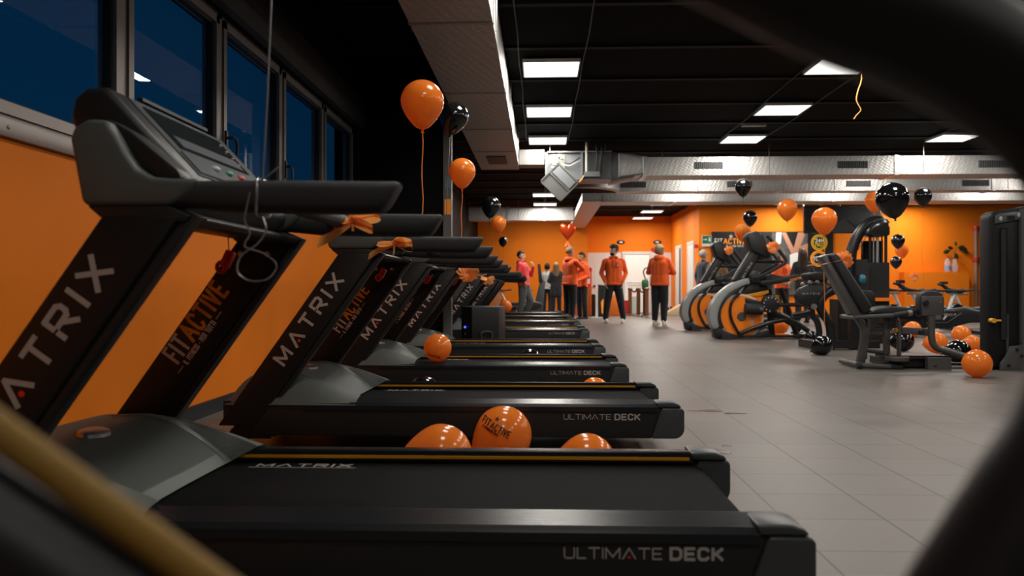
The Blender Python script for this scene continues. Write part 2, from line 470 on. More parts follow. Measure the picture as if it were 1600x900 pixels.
# aluminium sill with a screw
mb = MB(); mb.prism([(XL-0.20, 1.30), (XL+0.022, 1.30), (XL+0.022, 1.366), (XL-0.20, 1.376)], YB, 8.56, 'xz', 0.003)
for k in range(9): mb.ball((XL+0.022, 1.0+0.93*k, 1.336), 0.009, sx=0.5, n=8, m=6)
struct(mb.build('trim_2', M_alu))
sbox('baseboard_left', (XL, YB, 0), (XL+0.016, 8.62, 0.085), M_black_plastic, 0.003)
for i in range(len(WIN)-1):
    y0, y1 = WIN[i], WIN[i+1]
    w_ = empty('window_%d' % (i+1), (XL-0.10, (y0+y1)/2, ZS)); struct(w_)
    a, b_, h = y0-(y0+y1)/2, y1-(y0+y1)/2, ZH-ZS
    mb = MB()   # fixed frame and sash, one outline inside the other
    fw = 0.030
    for (p, q) in (((-0.05, a, 0), (0.05, a+fw, h)), ((-0.05, b_-fw, 0), (0.05, b_, h)), ((-0.05, a, h-fw), (0.05, b_, h)), ((-0.05, a, 0), (0.05, b_, fw))):
        mb.box(p, q, 0.004)
    struct(mb.build('frame', M_alu, w_))
    mb = MB(); s0, s1 = a+fw+0.004, b_-fw-0.004; sw = 0.048
    for (p, q) in (((-0.03, s0, fw), (0.062, s0+sw, h-fw)), ((-0.03, s1-sw, fw), (0.062, s1, h-fw)), ((-0.03, s0, h-fw-sw), (0.062, s1, h-fw)), ((-0.03, s0, fw), (0.062, s1, fw+sw))):
        mb.box(p, q, 0.006)
    struct(mb.build('sash', M_alu, w_))
    mb = MB(); g = 0.012
    for (p, q) in (((0.0, s0+sw, fw+sw), (0.04, s0+sw+g, h-fw-sw)), ((0.0, s1-sw-g, fw+sw), (0.04, s1-sw, h-fw-sw)), ((0.0, s0+sw, h-fw-sw-g), (0.04, s1-sw, h-fw-sw)), ((0.0, s0+sw, fw+sw), (0.04, s1-sw, fw+sw+g))):
        mb.box(p, q)
    struct(mb.build('gasket', M_gasket, w_))
    mb = MB(); mb.box((0.010, s0+sw, fw+sw), (0.016, s1-sw, h-fw-sw)); struct(mb.build('glass', M_glass, w_, smooth=False))
    if i % 2 == 1:
        mb = MB(); mb.box((0.062, s0+0.010, 0.24), (0.075, s0+0.038, 0.38), 0.004); mb.tube(catmull([(0.07, s0+0.024, 0.335), (0.105, s0+0.026, 0.335), (0.118, s0+0.05, 0.33), (0.118, s0+0.075, 0.29), (0.115, s0+0.078, 0.225)]), 0.0095, 8)
        struct(mb.build('handle', M_black_plastic, w_))
    elif i > 2:
        mb = MB(); mb.box((0.062, s0+0.010, 0.24), (0.075, s0+0.038, 0.38), 0.004); mb.tube(catmull([(0.07, s0+0.024, 0.335), (0.105, s0+0.026, 0.335), (0.118, s0+0.03, 0.30), (0.115, s0+0.03, 0.22)]), 0.0095, 8)
        struct(mb.build('handle', M_black_plastic, w_))

# pillar with its grey corner post
sbox('wall_pillar', (XL, 8.66, 0), (-1.05, 9.50, ZC), M_wall_black)
sbox('trim_3', (-1.055, 8.615, 0), (-0.965, 8.70, ZC), mat('grey_corner_post', (0.115, 0.112, 0.110), 0.4), 0.006)
mb = MB(); mb.box((-1.040, 8.609, 1.555), (-0.972, 8.6145, 1.72)); nt_ = mb.build('notice', M_text_orange, smooth=False)
tag(nt_, 'small orange notice stuck on the grey post by the treadmills', 'notice')
mb = MB(); mb.box((-1.040, 8.609, 1.84), (-0.972, 8.6145, 1.96)); nt_ = mb.build('notice', mat('teal_notice', (0.10, 0.17, 0.17), 0.5), smooth=False)
tag(nt_, 'small dull teal notice on the grey post above the orange one', 'notice')

# far walls
sbox('wall_far_left', (XL, 25.0, 0), (1.46, 26.6, ZC), M_wall_orange)
mb = MB(); mb.box((1.46, 26.3, 1.96), (4.25, 26.6, ZC)); mb.mi = 1; mb.box((1.46, 26.28, 0), (4.25, 26.6, 1.96)); struct(mb.build('wall_far', [M_wall_orange, M_white_wall], smooth=False))
sbox('wall_corridor', (4.25, 21.95, 0), (4.5, 26.6, ZC), M_wall_orange)
sbox('wall_right_rear', (4.25, 21.7, 0), (XR, 21.95, 3.0), M_wall_orange)
sbox('trim_4', (4.25, 21.69, 3.0), (XR, 21.95, ZC), M_wall_black)
sbox('wall_ledge', (9.55, 21.38, 0), (11.22, 21.7, 1.21), M_wall_orange)
sbox('wall_right', (XR, YB, 0), (XR+0.2, 21.95, ZC), M_wall_black)
sbox('wall_back', (XL-0.25, YB-0.2, 0), (XR+0.2, YB, ZC), M_wall_black)

# doors
def door(name, loc, rz, wdt, hgt, leaf, fr, glow=None):
    d = empty(name, loc, rz); struct(d)
    mb = MB(); t = 0.09
    mb.box((-t, -0.05, 0), (0, 0.02, hgt+t), 0.006); mb.box((wdt, -0.05, 0), (wdt+t, 0.02, hgt+t), 0.006); mb.box((0, -0.05, hgt), (wdt, 0.02, hgt+t), 0.006)
    struct(mb.build('door_frame', fr, d))
    mb = MB(); mb.box((0.004, -0.03, 0.008), (wdt-0.004, 0.012, hgt-0.004), 0.004); struct(mb.build('door_leaf', leaf, d))
    mb = MB(); mb.box((wdt-0.10, -0.045, 0.93), (wdt-0.06, -0.03, 1.12), 0.004); mb.tube([(wdt-0.08, -0.04, 1.05), (wdt-0.08, -0.085, 1.05), (wdt-0.18, -0.085, 1.05)], 0.009, 8)
    struct(mb.build('door_handle', M_steel, d))
    mb = MB(); mb.tube([(0.10, -0.05, 1.0), (0.10, -0.10, 1.0), (wdt-0.12, -0.10, 1.0), (wdt-0.12, -0.05, 1.0)], 0.015, 8) if glow else mb.box((0.01, -0.032, 0.02), (wdt-0.01, -0.029, 0.16))
    struct(mb.build('push_bar' if glow else 'kick_plate', M_steel, d))
    return d
M_door = mat('white_door', (0.66, 0.64, 0.60), 0.45)
M_doorfr = mat('pale_door_frame', (0.55, 0.53, 0.50), 0.45)
door('door_1', (2.74, 26.27, 0), 0, 0.80, 1.90, mat('bright_door', (0.80, 0.80, 0.76), 0.4), M_doorfr, glow=True)
door('door_2', (4.24, 24.35, 0), R(-90)+math.pi, 0.85, 2.02, M_door, M_doorfr)
sbox('door_gap_shade', (4.225, 24.36, 0.01), (4.244, 24.62, 2.0), M_gasket)  # black strip stands in for the shaded gap of the open door
door('door_3', (4.24, 22.40, 0), R(-90)+math.pi, 0.80, 2.02, M_door, M_doorfr)
sbox('baseboard_far', (XL, 24.985, 0), (1.46, 25.0, 0.09), M_black_plastic, 0.003)
sbox('baseboard_right', (4.25, 21.685, 0), (9.55, 21.7, 0.09), M_black_plastic, 0.003)

# ================================================================== LAMPS
M_lampfr = mat('white_lamp_frame', (0.75, 0.75, 0.73), 0.4)
COLN = ['left', 'middle', 'right', 'far right']
def ceiling_light(x, y, label, power=LAMP_W, group='ceiling panel lights'):
    zl = 2.96 if y > 18 else 3.09
    t = empty('ceiling_light', (x, y, zl), 0, label, 'ceiling light', group)
    mb = MB(); h = 0.3; e = 0.012
    for (p, q) in (((-h, -h, 0), (h, -h+e, .035)), ((-h, h-e, 0), (h, h, .035)), ((-h, -h+e, 0), (-h+e, h-e, .035)), ((h-e, -h+e, 0), (h, h-e, .035)), ((-h+e, -h+e, .02), (h-e, h-e, .035))): mb.box(p, q)
    mb.box((-.03, -.03, .035), (.03, .03, ZC-zl+0.002))
    mb.build('frame', M_lampfr, t, smooth=False)
    mb = MB(); mb.box((-h+e, -h+e, 0.004), (h-e, h-e, 0.02)); mb.build('diffuser', M_lamp, t, smooth=False)
    ld = bpy.data.lights.new('panel_light', 'AREA'); ld.shape = 'SQUARE'; ld.size = 0.56; ld.energy = power; ld.color = (1.0, 0.945, 0.865)
    lo = bpy.data.objects.new('panel_light', ld); COL.objects.link(lo); lo.parent = t; lo.location = (0, 0, -0.004)
    return t
ORD = ['first', 'second', 'third', 'fourth', 'fifth', 'sixth', 'seventh', 'eighth', 'ninth', 'tenth', 'eleventh', 'twelfth', 'thirteenth', 'fourteenth']
for ci, cx_ in enumerate(PANEL_COL):
    seen = 0
    for y in PANEL_ROW:
        yc = y + 0.3
        if (ci == 3 and yc < 8) or (ci == 2 and yc < 4): continue
        if cx_ > 4.25 and yc > 21.2: continue
        if abs(yc-13.65) < 0.68 and ci > 0: continue      # the ducts fill these places
        if 15.4 < yc < 16.2 and ci > 0: continue
        if ci == 0 and 12.75 < yc < 18.5: continue
        if ci == 0 and yc > 24: continue
        if ci == 0 and yc > 22: yc = 23.25  # added panel, hidden behind the crossing duct to brighten the far wall
        vis = y > 7
        if vis:
            seen += 1
            lab = 'lit square ceiling panel, %s one back from the camera in the %s row' % (ORD[seen-1], COLN[ci])
        else:
            lab = 'lit square ceiling panel %s, %s lamp row' % ('behind the camera' if yc < -1 else 'straight above the camera' if yc < 1 else '%s above the upper frame edge' % ['nearest', 'second', 'third'][min(2, int((yc-1)/2))], COLN[ci])
        pw = LAMP_W * (0.38 if yc < 1.5 else 0.62 if (yc < 5.5) else 1.0) * (1.7 if yc > 18 else 1.0)
        ceiling_light(cx_, yc, lab, pw)
# suspension tracks of the lamp rows
for (x, nm) in ((-0.22, 'left edge of the left lamp row'), (0.44, 'right edge of the left lamp row'), (2.83, 'left edge of the middle lamp row'), (3.49, 'right edge of the middle lamp row'), (6.07, 'left edge of the right lamp row'), (6.73, 'right edge of the right lamp row')):
    mb = MB(); pts = []
    for k in range(23): pts.append((x + 0.006*math.sin(k*1.7), 1.0 + k*0.53, 3.108 + 0.012*math.sin(k*0.9)))
    mb.tube(pts, 0.006, 6)
    for k in range(0, 23, 2): mb.tube([(x, 1.0+k*0.53, 3.10), (x, 1.0+k*0.53, ZC)], 0.003, 5)
    tag(mb.build('lamp_cable', mat('grey_green_cable', (0.045, 0.060, 0.052), 0.5)), 'thin grey cable along the %s' % nm, 'cable', 'lamp row cables')

# ================================================================== DUCTS
M_vent = mat('dark_vent', (0.030, 0.030, 0.031), 0.5)
M_slat = mat('vent_slat', (0.11, 0.11, 0.11), 0.45)
def vent(parent, c, w_, h_, face='front'):
    mb = MB(); x, y, z = c
    if face == 'front': mb.box((x-w_/2, y-0.006, z-h_/2), (x+w_/2, y+0.01, z+h_/2))
    else: mb.box((x-w_/2, y-h_/2, z-0.006), (x+w_/2, y+h_/2, z+0.01))
    v = mb.build('vent', M_vent, parent, smooth=False)
    mb = MB(); n = 14
    for k in range(n):
        t = -w_/2 + (k+0.5)*w_/n
        if face == 'front': mb.box((x+t-0.006, y-0.016, z-h_/2+.01), (x+t+0.006, y-0.004, z+h_/2-.01))
        else: mb.box((x+t-0.006, y-h_/2+.01, z-0.016), (x+t+0.006, y+h_/2-.01, z-0.004))
    mb.build('slats', M_slat, v, smooth=False)
def cross_duct(y, z0, z1, dep, x0, x1, label, seams, vents, hooks=()):
    t = empty('air_duct', ((x0+x1)/2, y, z0), 0, label, 'air duct', 'embossed air ducts')
    ox = (x0+x1)/2
    mb = MB(); mb.box((x0-ox, 0, 0), (x1-ox, dep, z1-z0), 0.006); mb.build('duct_body', M_galv, t)
    for s in seams:
        mb = MB(); mb.box((s-ox-0.035, -0.012, -0.012), (s-ox+0.035, dep+0.012, z1-z0+0.012), 0.004); mb.build('seam_band', mat('duct_band', (0.60, 0.60, 0.59), 0.3, metal=0.7), t)
    for (a, b_) in vents: vent(t, ((a+b_)/2-ox, 0, (z1-z0)*0.53), b_-a, 0.115)
    for (h, yy) in [(h, -0.008) for h in hooks] + [(x0+0.4, dep+0.01), (x1-0.4, dep+0.01)]:
        mb = MB(); mb.tube([(h-ox, yy, 0.02), (h-ox, yy, ZC-z0)], 0.006, 6); mb.build('hanger_rod', M_steel, t)
    return t
s1, s2, s3 = 13.3/1250, 15.6/1250, 17.4/1250
X1 = lambda px: (px-845)*s1*0.99
X2 = lambda px: (px-845)*s2*0.99
X3 = lambda px: (px-845)*s3*0.99
d1 = cross_duct(13.3, 2.634, 2.935, 0.60, 1.70, 12.4, 'nearest long embossed silver duct under the black ceiling, with three vents', [X1(1008), X1(1397)], [(X1(1085), X1(1130)), (X1(1307), X1(1353)), (X1(1522), X1(1570))], [X1(1201), X1(1438)])
d2 = cross_duct(15.6, 2.65, 2.90, 0.42, 1.50, 12.4, 'second long embossed silver duct, behind and below the nearest one', [X2(1219), X2(1545)], [(X2(970), X2(1010)), (X2(1136), X2(1175)), (X2(1320), X2(1358)), (X2(1497), X2(1538))], [X2(1091), X2(1302), X2(1567)])
d3 = cross_duct(17.4, 2.65, 2.84, 0.75, 1.35, 12.4, 'farthest long pale duct running just above the orange wall', [X3(1055), X3(1300)], [], [])
# curved mouth of the second duct and the branch behind it
mb = MB()
pts = [(-0.55+0.55*math.sin(a), -0.75+0.75*math.cos(a)) for a in [R(90)*k/8 for k in range(9)]]
out = [(1.52 - 0.60*(1-math.cos(R(90)*k/8)), 15.6 - 0.75*math.sin(R(90)*k/8)*0.9) for k in range(9)]
inn = [(1.52 - 0.98*(1-math.cos(R(90)*k/8)), 16.02 - 1.10*math.sin(R(90)*k/8)*0.9) for k in range(9)]
mb.prism([(p[0], p[1]) for p in out] + [(p[0], p[1]) for p in reversed(inn)], 2.652, 2.898, 'xy')
mb.build('duct_elbow', M_galv, d2).matrix_parent_inverse = Matrix.Translation(-d2.location)
mb = MB(); mb.box((0.90, 17.42, 2.66), (1.36, 24.9, 2.84), 0.006)
mb.build('branch', M_galv, d3).matrix_parent_inverse = Matrix.Translation(-d3.location)
t = cross_duct(21.55, 2.62, 2.97, 0.5, XL+0.02, 0.88, 'silver duct crossing in front of the far orange wall at the left', [-0.9, 0.1], [], [-0.6, 0.3])
# long duct over the treadmills
t = empty('air_duct', (-0.675, 5.0, 2.75), 0, 'wide flat duct running above the treadmills away from the camera', 'air duct', 'embossed air ducts')
mb = MB(); mb.box((-0.315, -7.5, 0), (0.315, 8.35, 0.35), 0.008); mb.build('duct_body', M_galv, t)
for yy in (1.0, 3.15, 5.0, 6.6):
    mb = MB(); mb.box((-0.322, yy-0.02, -0.008), (0.322, yy+0.02, 0.356), 0.003); mb.build('seam_band', mat('duct_band2', (0.45, 0.44, 0.43), 0.35, metal=0.6), t)
vent(t, (0.0, 7.35, 0.0), 0.30, 0.75, 'under')
for yy in (-2, 1.2, 4.2, 7.2):
    for sx in (-0.33, 0.33):
        mb = MB(); mb.tube([(sx, yy, 0.0), (sx, yy, 0.40)], 0.006, 6); mb.build('hanger_rod', M_steel, t)
M_ahu_side = mat('darkened_duct_metal', (0.26, 0.255, 0.25), 0.45, metal=0.5)  # darker copy of the duct metal, toned down against the nearby lamp
# end piece: curved sweep to the air handler
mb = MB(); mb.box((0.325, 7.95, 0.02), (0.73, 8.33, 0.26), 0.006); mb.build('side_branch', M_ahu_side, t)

# air handling unit with its hatch hanging open
M_ahu = mat('pale_sheet_metal', (0.19, 0.205, 0.215), 0.35, metal=0.25)
M_ahu_dark = mat('grey_sheet_metal', (0.12, 0.12, 0.118), 0.4, metal=0.3)
t = empty('air_handler', (0.55, 13.0, 2.53), 0, 'open grey air handling unit hung from ceiling with exposed wiring', 'air conditioner')
mb = MB(); mb.box((-0.465, 0.05, 0), (0.60, 0.55, 0.46), 0.006); mb.box((-0.48, -0.02, 0.0), (-0.44, 0.06, 0.46)); mb.box((-0.48, -0.02, 0.44), (0.60, 0.06, 0.46)); mb.box((0.10, -0.015, 0.0), (0.13, 0.06, 0.44)); mb.build('casing', M_ahu, t)
mb = MB(); mb.box((0.14, 0.035, 0.02), (0.585, 0.055, 0.435)); mb.build('fan_bay', M_ahu_dark, t, smooth=False)
mb = MB(); mb.box((-0.38, 0.02, 0.04), (-0.16, 0.052, 0.42)); brd = mb.build('control_board', mat('circuit_board', (0.20, 0.20, 0.17), 0.5, noise_amt=0.5, noise_scale=30), t, smooth=False)
mb = MB()
for k in range(26):
    xx, zz = rng.uniform(-0.37, -0.18), rng.uniform(0.05, 0.40); sz = rng.uniform(0.012, 0.03)
    mb.box((xx-sz, 0.0-rng.uniform(0, .02), zz-sz*.6), (xx+sz, 0.022, zz+sz*.6))
mb.build('component', mat('pale_components', (0.50, 0.48, 0.40), 0.5, noise_amt=0.6, noise_scale=14), brd, smooth=False, kind='stuff')
for k, (a, b_) in enumerate(((0.28, 0.36), (0.24, 0.30))):
    mb = MB(); mb.tube(catmull([(-0.17, 0.0, a), (-0.08, -0.02, a-0.02), (0.0, -0.02, a+0.02), (0.09, 0.0, b_)]), 0.010, 7); mb.build('cable', M_black_plastic if k == 0 else M_text, t)
mb = MB(); mb.tube([(0.19, -0.02, 0.12), (0.19, -0.02, 0.60)], 0.02, 8); mb.build('pipe', mat('cream_pipe', (0.55, 0.53, 0.46), 0.5), t)
mb = MB(); mb.tube(catmull([(0.42, 0.0, 0.10), (0.41, -0.02, 0.25), (0.44, -0.02, 0.45), (0.43, 0.0, 0.60)]), 0.022, 8); mb.tube(catmull([(0.34, 0.0, 0.10), (0.36, -0.02, 0.30), (0.345, -0.02, 0.60)]), 0.016, 8); mb.build('hose', M_black_plastic, t)
mb = MB(); mb.box((0.15, -0.06, 0.04), (0.40, 0.03, 0.12), 0.008); mb.build('junction_box', M_ahu, t)
mb = MB(); mb.tube(catmull([(-0.12, -0.03, -0.12), (0.0, -0.04, -0.09), (0.10, -0.03, -0.02), (0.16, -0.03, 0.06), (0.28, -0.03, 0.07)]), 0.012, 7); mb.build('wire', M_yellow_line, t)
mb = MB(); mb.prism([(0.60, 0.0), (0.98, 0.06), (0.98, 0.42), (0.60, 0.46)], 0.08, 0.75, 'xz', 0.006); mb.build('outlet_adapter', M_ahu_dark, t)
mb = MB(); mb.prism([(0.72, 0.05), (1.11, 0.10), (1.11, 0.37), (0.72, 0.43)], 0.06, 0.60, 'xz', 0.006); mb.build('outlet_grille', M_galv, t)
mb = MB(); fr = [(0.72, 0.05), (1.11, 0.10), (1.11, 0.37), (0.72, 0.43)]; mb.tube([(p[0], 0.055, p[1]) for p in fr], 0.018, 6, closed=True); mb.build('grille_frame', M_ahu, t)
for sx in (-0.40, 0.5):
    mb = MB(); mb.tube([(sx, 0.1, 0.46), (sx, 0.1, 0.62)], 0.006, 6); mb.build('hanger_rod', M_steel, t)
rot = Matrix.Rotation(R(45), 3, 'Y')
hc = Vector((-0.25, -0.06, -0.05))
mb = MB(); mb.box((-0.23, -0.02, -0.21), (0.23, 0.02, 0.21), 0.006)
mb.box((-0.235, -0.045, -0.215), (-0.215, 0.02, 0.215)); mb.box((0.215, -0.045, -0.215), (0.235, 0.02, 0.215)); mb.box((-0.235, -0.045, -0.215), (0.235, 0.02, -0.195)); mb.box((-0.235, -0.045, 0.195), (0.235, 0.02, 0.215)); mb.box((-0.22, -0.04, -0.01), (0.22, 0.0, 0.03))
for v in mb.bm.verts: v.co = rot @ v.co + hc
h_ = mb.build('hatch', mat('hatch_grey', (0.12, 0.12, 0.118), 0.45), t)
mb = MB(); mb.box((-0.19, -0.055, 0.03), (0.19, -0.02, 0.18), 0.01)
for v in mb.bm.verts: v.co = rot @ v.co + hc
mb.build('insulation_block', M_ahu, h_)
# grey emergency lamp on the ceiling between the middle lamps
mb = MB(); mb.box((-0.17, -0.05, -0.06), (0.17, 0.05, 0.0), 0.012)
e_ = mb.build('emergency_lamp', M_text, None, P(1178, 199, 11.6) * 1.0); e_.location.z = ZC
tag(e_, 'small unlit pale emergency lamp on the ceiling in the middle lamp row', 'emergency lamp')
# ================================================================== TREADMILLS
WID = 0.87
def upright_lean(z):           # front edge of the upright at height z
    return -2.10 + (z - 0.137) * 0.7074
def make_treadmill():
    root = empty('treadmill')
    # ---- deck
    mb = MB()
    prof = [(-1.93, 0.080), (-0.145, 0.075), (-0.098, 0.212), (-2.00, 0.212)]
    for (a, b_) in ((0.006, 0.085), (WID-0.085, WID-0.006)): mb.prism(prof, a, b_, 'xz', 0.008)
    mb.box((-1.92, 0.08, 0.085), (-0.09, WID-0.08, 0.150))
    mb.build('deck_frame', M_black_plastic, root)
    # text on the near side panel
    for side, (yy, sgn) in enumerate(((0.006, 1), (WID-0.006, -1))):
        mb = MB()
        def to3(x, y, l, yy=yy, sgn=sgn): return ((-0.537 + x) if sgn > 0 else (-0.21 - x), yy - l*sgn, 0.160 + y)
        W = lettering(mb, 'ULTIMATE', 0.0225, 0.0026, to3, wx=1.05, gap=0.30, mi=0, dot_mi=1)
        lettering(mb, 'DECK', 0.0235, 0.0062, to3, wx=1.0, gap=0.42, mi=0, x0=W+0.020)
        mb.build('lettering', [M_text, M_red_dot], root, smooth=False)
    # ---- ridged side rails with amber inner line
    for side in (0, 1):
        f = (lambda y: y) if side == 0 else (lambda y: WID - y)
        mb = MB()
        sec = [(0.0, 0.195), (0.0, 0.216), (0.010, 0.226)]
        n = 7
        for k in range(n):
            y0 = 0.014 + k*0.0125; zt = 0.229 + 0.010*k/n
            sec += [(y0, zt), (y0+0.009, zt+0.001), (y0+0.0108, zt-0.0022)]
        sec += [(0.108, 0.236), (0.110, 0.206), (0.10, 0.195)]
        mb.prism([(f(p[0]), p[1]) for p in sec], -1.72, -0.118, 'yz')
        rl = mb.build('side_rail', M_rail, root, sharp=25)
        mb = MB(); a, b_ = f(0.1085), f(0.1125); mb.box((-1.60, min(a, b_), 0.213), (-0.13, max(a, b_), 0.222)); mb.build('amber_line', M_yellow_line, rl, smooth=False)
        # moulded end cap
        mb = MB()
        top = [(-0.120, 0.214), (-0.128, 0.238), (-0.050, 0.238), (-0.024, 0.230), (-0.012, 0.214)]
        a, b_ = f(-0.002), f(0.112)
        mb.prism(top, min(a, b_), max(a, b_), 'xz', 0.007, 3)
        low = [(-0.100, 0.212), (-0.147, 0.076)] + [(-0.045 + 0.045*math.sin(R(90)*k/6)*1.0, 0.121 - 0.045*math.cos(R(90)*k/6)) for k in range(7)] + [(0.0, 0.200), (-0.010, 0.212)]
        a, b_ = f(-0.004), f(0.100)
        mb.prism(low, min(a, b_), max(a, b_), 'xz', 0.007, 3)
        mb.build('end_cap', M_cap if side == 0 else M_cap, root)
    # ---- belt with its rear roller turn and printed name
    def beltpath(t):
        L = 1.50
        if t < 0.9: return (-1.62 + L*t/0.9, 0.198)
        a = (t-0.9)/0.1*math.pi
        return (-0.12 + 0.045*math.sin(a), 0.153 + 0.045*math.cos(a))
    mb = MB(); mb.grid(lambda u, v: (beltpath(u)[0], 0.114 + v*(WID-0.228), beltpath(u)[1]), 60, 4, thick=0.004)
    bl = mb.build('running_belt', M_belt, root)
    for (xa, ya, flip) in ((-1.46, WID-0.165, 1), (-0.50, 0.150, 1)):
        mb = MB(); mb.mi = 0
        lettering(mb, 'MATRIX', 0.034, 0.0062, lambda x, y, l, xa=xa, ya=ya: (xa + x, ya + y - 0.006, 0.1985 + l*0.4), wx=1.05, gap=0.55)
        mb.box((xa-0.02, ya-0.021, 0.1983), (xa+0.31, ya-0.017, 0.1986))
        mb.build('belt_print', M_text, bl, smooth=False)
    # ---- motor hood: moulded shell with wings over the rails
    def hood(u, v):
        y = v * WID
        c = abs(2*v - 1)                                    # 0 centre .. 1 side
        edge = max(0.0, (c - 0.72) / 0.28)
        wing = max(0.0, min(1.0, (c - 0.70) / 0.05))
        xe = -1.548 - 0.012*(1-c**2)                             # rear lip of the centre part, bowed
        xe = xe*(1-wing) + (-1.478)*wing
        x = -2.08 + u*(xe + 2.08)
        s = (x + 2.08)/0.60
        top = 0.352 - 0.010*c*c
        front = min(1.0, (s/0.20)) if s < 0.20 else 1.0
        z = 0.225 + (top-0.225)*math.sin(front*math.pi/2)**0.8
        if s > 0.42: z -= (top - (0.206 + 0.042*wing))*(min(1.0, (s-0.42)/((xe+2.08)/0.60-0.42)))**(1.7 - 0.2*wing)
        side_drop = edge**3.0
        z = z*(1-side_drop) + 0.218*side_drop
        return (x, y*1.0, z)
    mb = MB(); mb.grid(hood, 30, 40, thick=0.010)
    hd = mb.build('motor_hood', M_hood, root, sharp=32)
    # darker moulded sweep along each wing
    for side in (0, 1):
        def ridge(u, v, side=side):
            vv = 0.135 + 0.045*v if side == 0 else 0.865 - 0.045*v
            p = hood(0.30 + 0.69*u, vv); return (p[0], p[1], p[2] + 0.006*math.sin(math.pi*v)*math.sin(math.pi*min(1, u*1.2)) + 0.0015)
        mb = MB(); mb.grid(ridge, 20, 6); mb.build('moulded_ridge', M_hood2, hd)
    mb = MB(); mb.box((-2.085, 0.006, 0.15), (-2.05, WID-0.006, 0.235), 0.01); mb.box((-2.06, 0.004, 0.20), (-1.485, 0.03, 0.226)); mb.box((-2.06, WID-0.03, 0.20), (-1.485, WID-0.004, 0.226)); mb.build('hood_skirt', M_black_plastic, hd)
    p = hood(0.60, 0.47)
    mb = MB(); mb.lathe([(0.0, 0.010), (0.030, 0.009), (0.036, 0.005), (0.038, -0.004)], 28)
    for v in mb.bm.verts: v.co.y *= 1.45; v.co = Matrix.Rotation(R(8), 3, 'Y') @ v.co + Vector((-1.80, 0.40, 0.352))
    mb.build('badge', M_steel, hd)
    # ---- uprights with printed names
    for side in (0, 1):
        y0, y1 = (0.000, 0.070) if side == 0 else (WID-0.070, WID)
        a, b_ = 0.122, 0.905
        mb = MB(); mb.prism([(upright_lean(a), a), (upright_lean(a)+0.176, a), (upright_lean(b_)+0.176, b_), (upright_lean(b_), b_)], y0, y1, 'xz', 0.008, 2)
        up = mb.build('upright', M_upright, root)
        mb = MB(); w2 = 0.030; mb.prism([(upright_lean(a)+0.177, a+0.01), (upright_lean(a)+0.177+w2, a+0.01), (upright_lean(b_)+0.177+w2, b_), (upright_lean(b_)+0.177, b_)], y0+0.012, y1-0.008, 'xz', 0.006, 2)
        mb.build('edge_channel', M_black_plastic, up)
        d = Vector((0.7074, 0, 1.0)).normalized(); n2 = Vector((-d.z, 0, d.x))     # n2: to the front edge
        def on_plate(x, y, l, org, yf, s):   # x runs up the plate, y across towards the front
            q = org + d*x + n2*y; return (q.x, yf - l*s, q.z)
        if side == 0:
            org = Vector((upright_lean(0.398)+0.112, 0, 0.398))
            mb = MB(); lettering(mb, 'MATRIX', 0.058, 0.0125, lambda x, y, l: on_plate(x, y, l, org, 0.0, 1), wx=0.88, gap=0.66, mi=0, dot_mi=1)
            mb.build('lettering', [M_text_lit, M_red_dot], up, smooth=False)
            org = Vector((upright_lean(0.43)+0.105, 0, 0.43))
        else:
            mb = MB(); org = Vector((upright_lean(0.505)+0.088, 0, 0.505))
            tp = lambda x, y, l: on_plate(x, y, l, org, WID-0.070, 1)
            wF = lettering(mb, 'FIT', 0.060, 0.0095, tp, wx=0.44, gap=0.22, mi=0)
            wA = lettering(mb, 'ACTIVE', 0.060, 0.0105, tp, wx=0.44, gap=0.24, mi=1, x0=wF+0.015, bar=True)
            tot = wF + 0.015 + wA
            tw = lettering(mb, 'IL FITNESS . PER TUTTI', 0.0165, 0.0030, tp, wx=0.40, gap=0.20, mi=0, x0=0.014, y0=-0.027)
            for xx in (-0.026, 0.014 + tw + 0.010): 
                mb.mi = 0; mb.raw([tp(xx, -0.020, .0012), tp(xx+0.030, -0.020, .0012), tp(xx+0.030, -0.0175, .0012), tp(xx, -0.0175, .0012)], [(0,1,2,3)])
            mb.build('lettering', [M_text_pale, M_text_orange], up, smooth=False)
        # bolts near the top
        for k in ((0, 1) if side else ()):
            q = Vector((upright_lean(0.855)+0.045+0.085*k, (y0 if side == 0 else y0)-0.001, 0.855 - 0.0*k))
            mb = MB(); mb.lathe([(0.0, -0.006), (0.009, -0.005), (0.011, 0.002)], 12, q, 'y'); mb.build('bolt', M_steel, up)
    # transport wheels
    for yy in (0.14, WID-0.14):
        mb = MB(); mb.lathe([(0.018, -0.022), (0.044, -0.020), (0.050, -0.012), (0.050, 0.012), (0.044, 0.020), (0.018, 0.022)], 24, (-2.06, yy, 0.052), 'y'); whl = mb.build('transport_wheel', M_grip, root)
        mb = MB(); mb.lathe([(0.0, -0.026), (0.022, -0.024), (0.024, 0.024), (0.0, 0.026)], 16, (-2.06, yy, 0.052), 'y'); mb.build('hub', M_cap, whl)
        mb = MB(); mb.box((-2.075, yy-0.035, 0.045), (-1.90, yy-0.025, 0.16)); mb.box((-2.075, yy+0.025, 0.045), (-1.90, yy+0.035, 0.16)); mb.build('wheel_bracket', M_black_plastic, root)
    for yy in (0.13, WID-0.13):
        mb = MB(); mb.lathe([(0.0, 0.0), (0.026, 0.0), (0.026, 0.012), (0.010, 0.018), (0.010, 0.09), (0.0, 0.09)], 16, (-0.38, yy, 0.0)); mb.build('levelling_foot', M_steel, root)
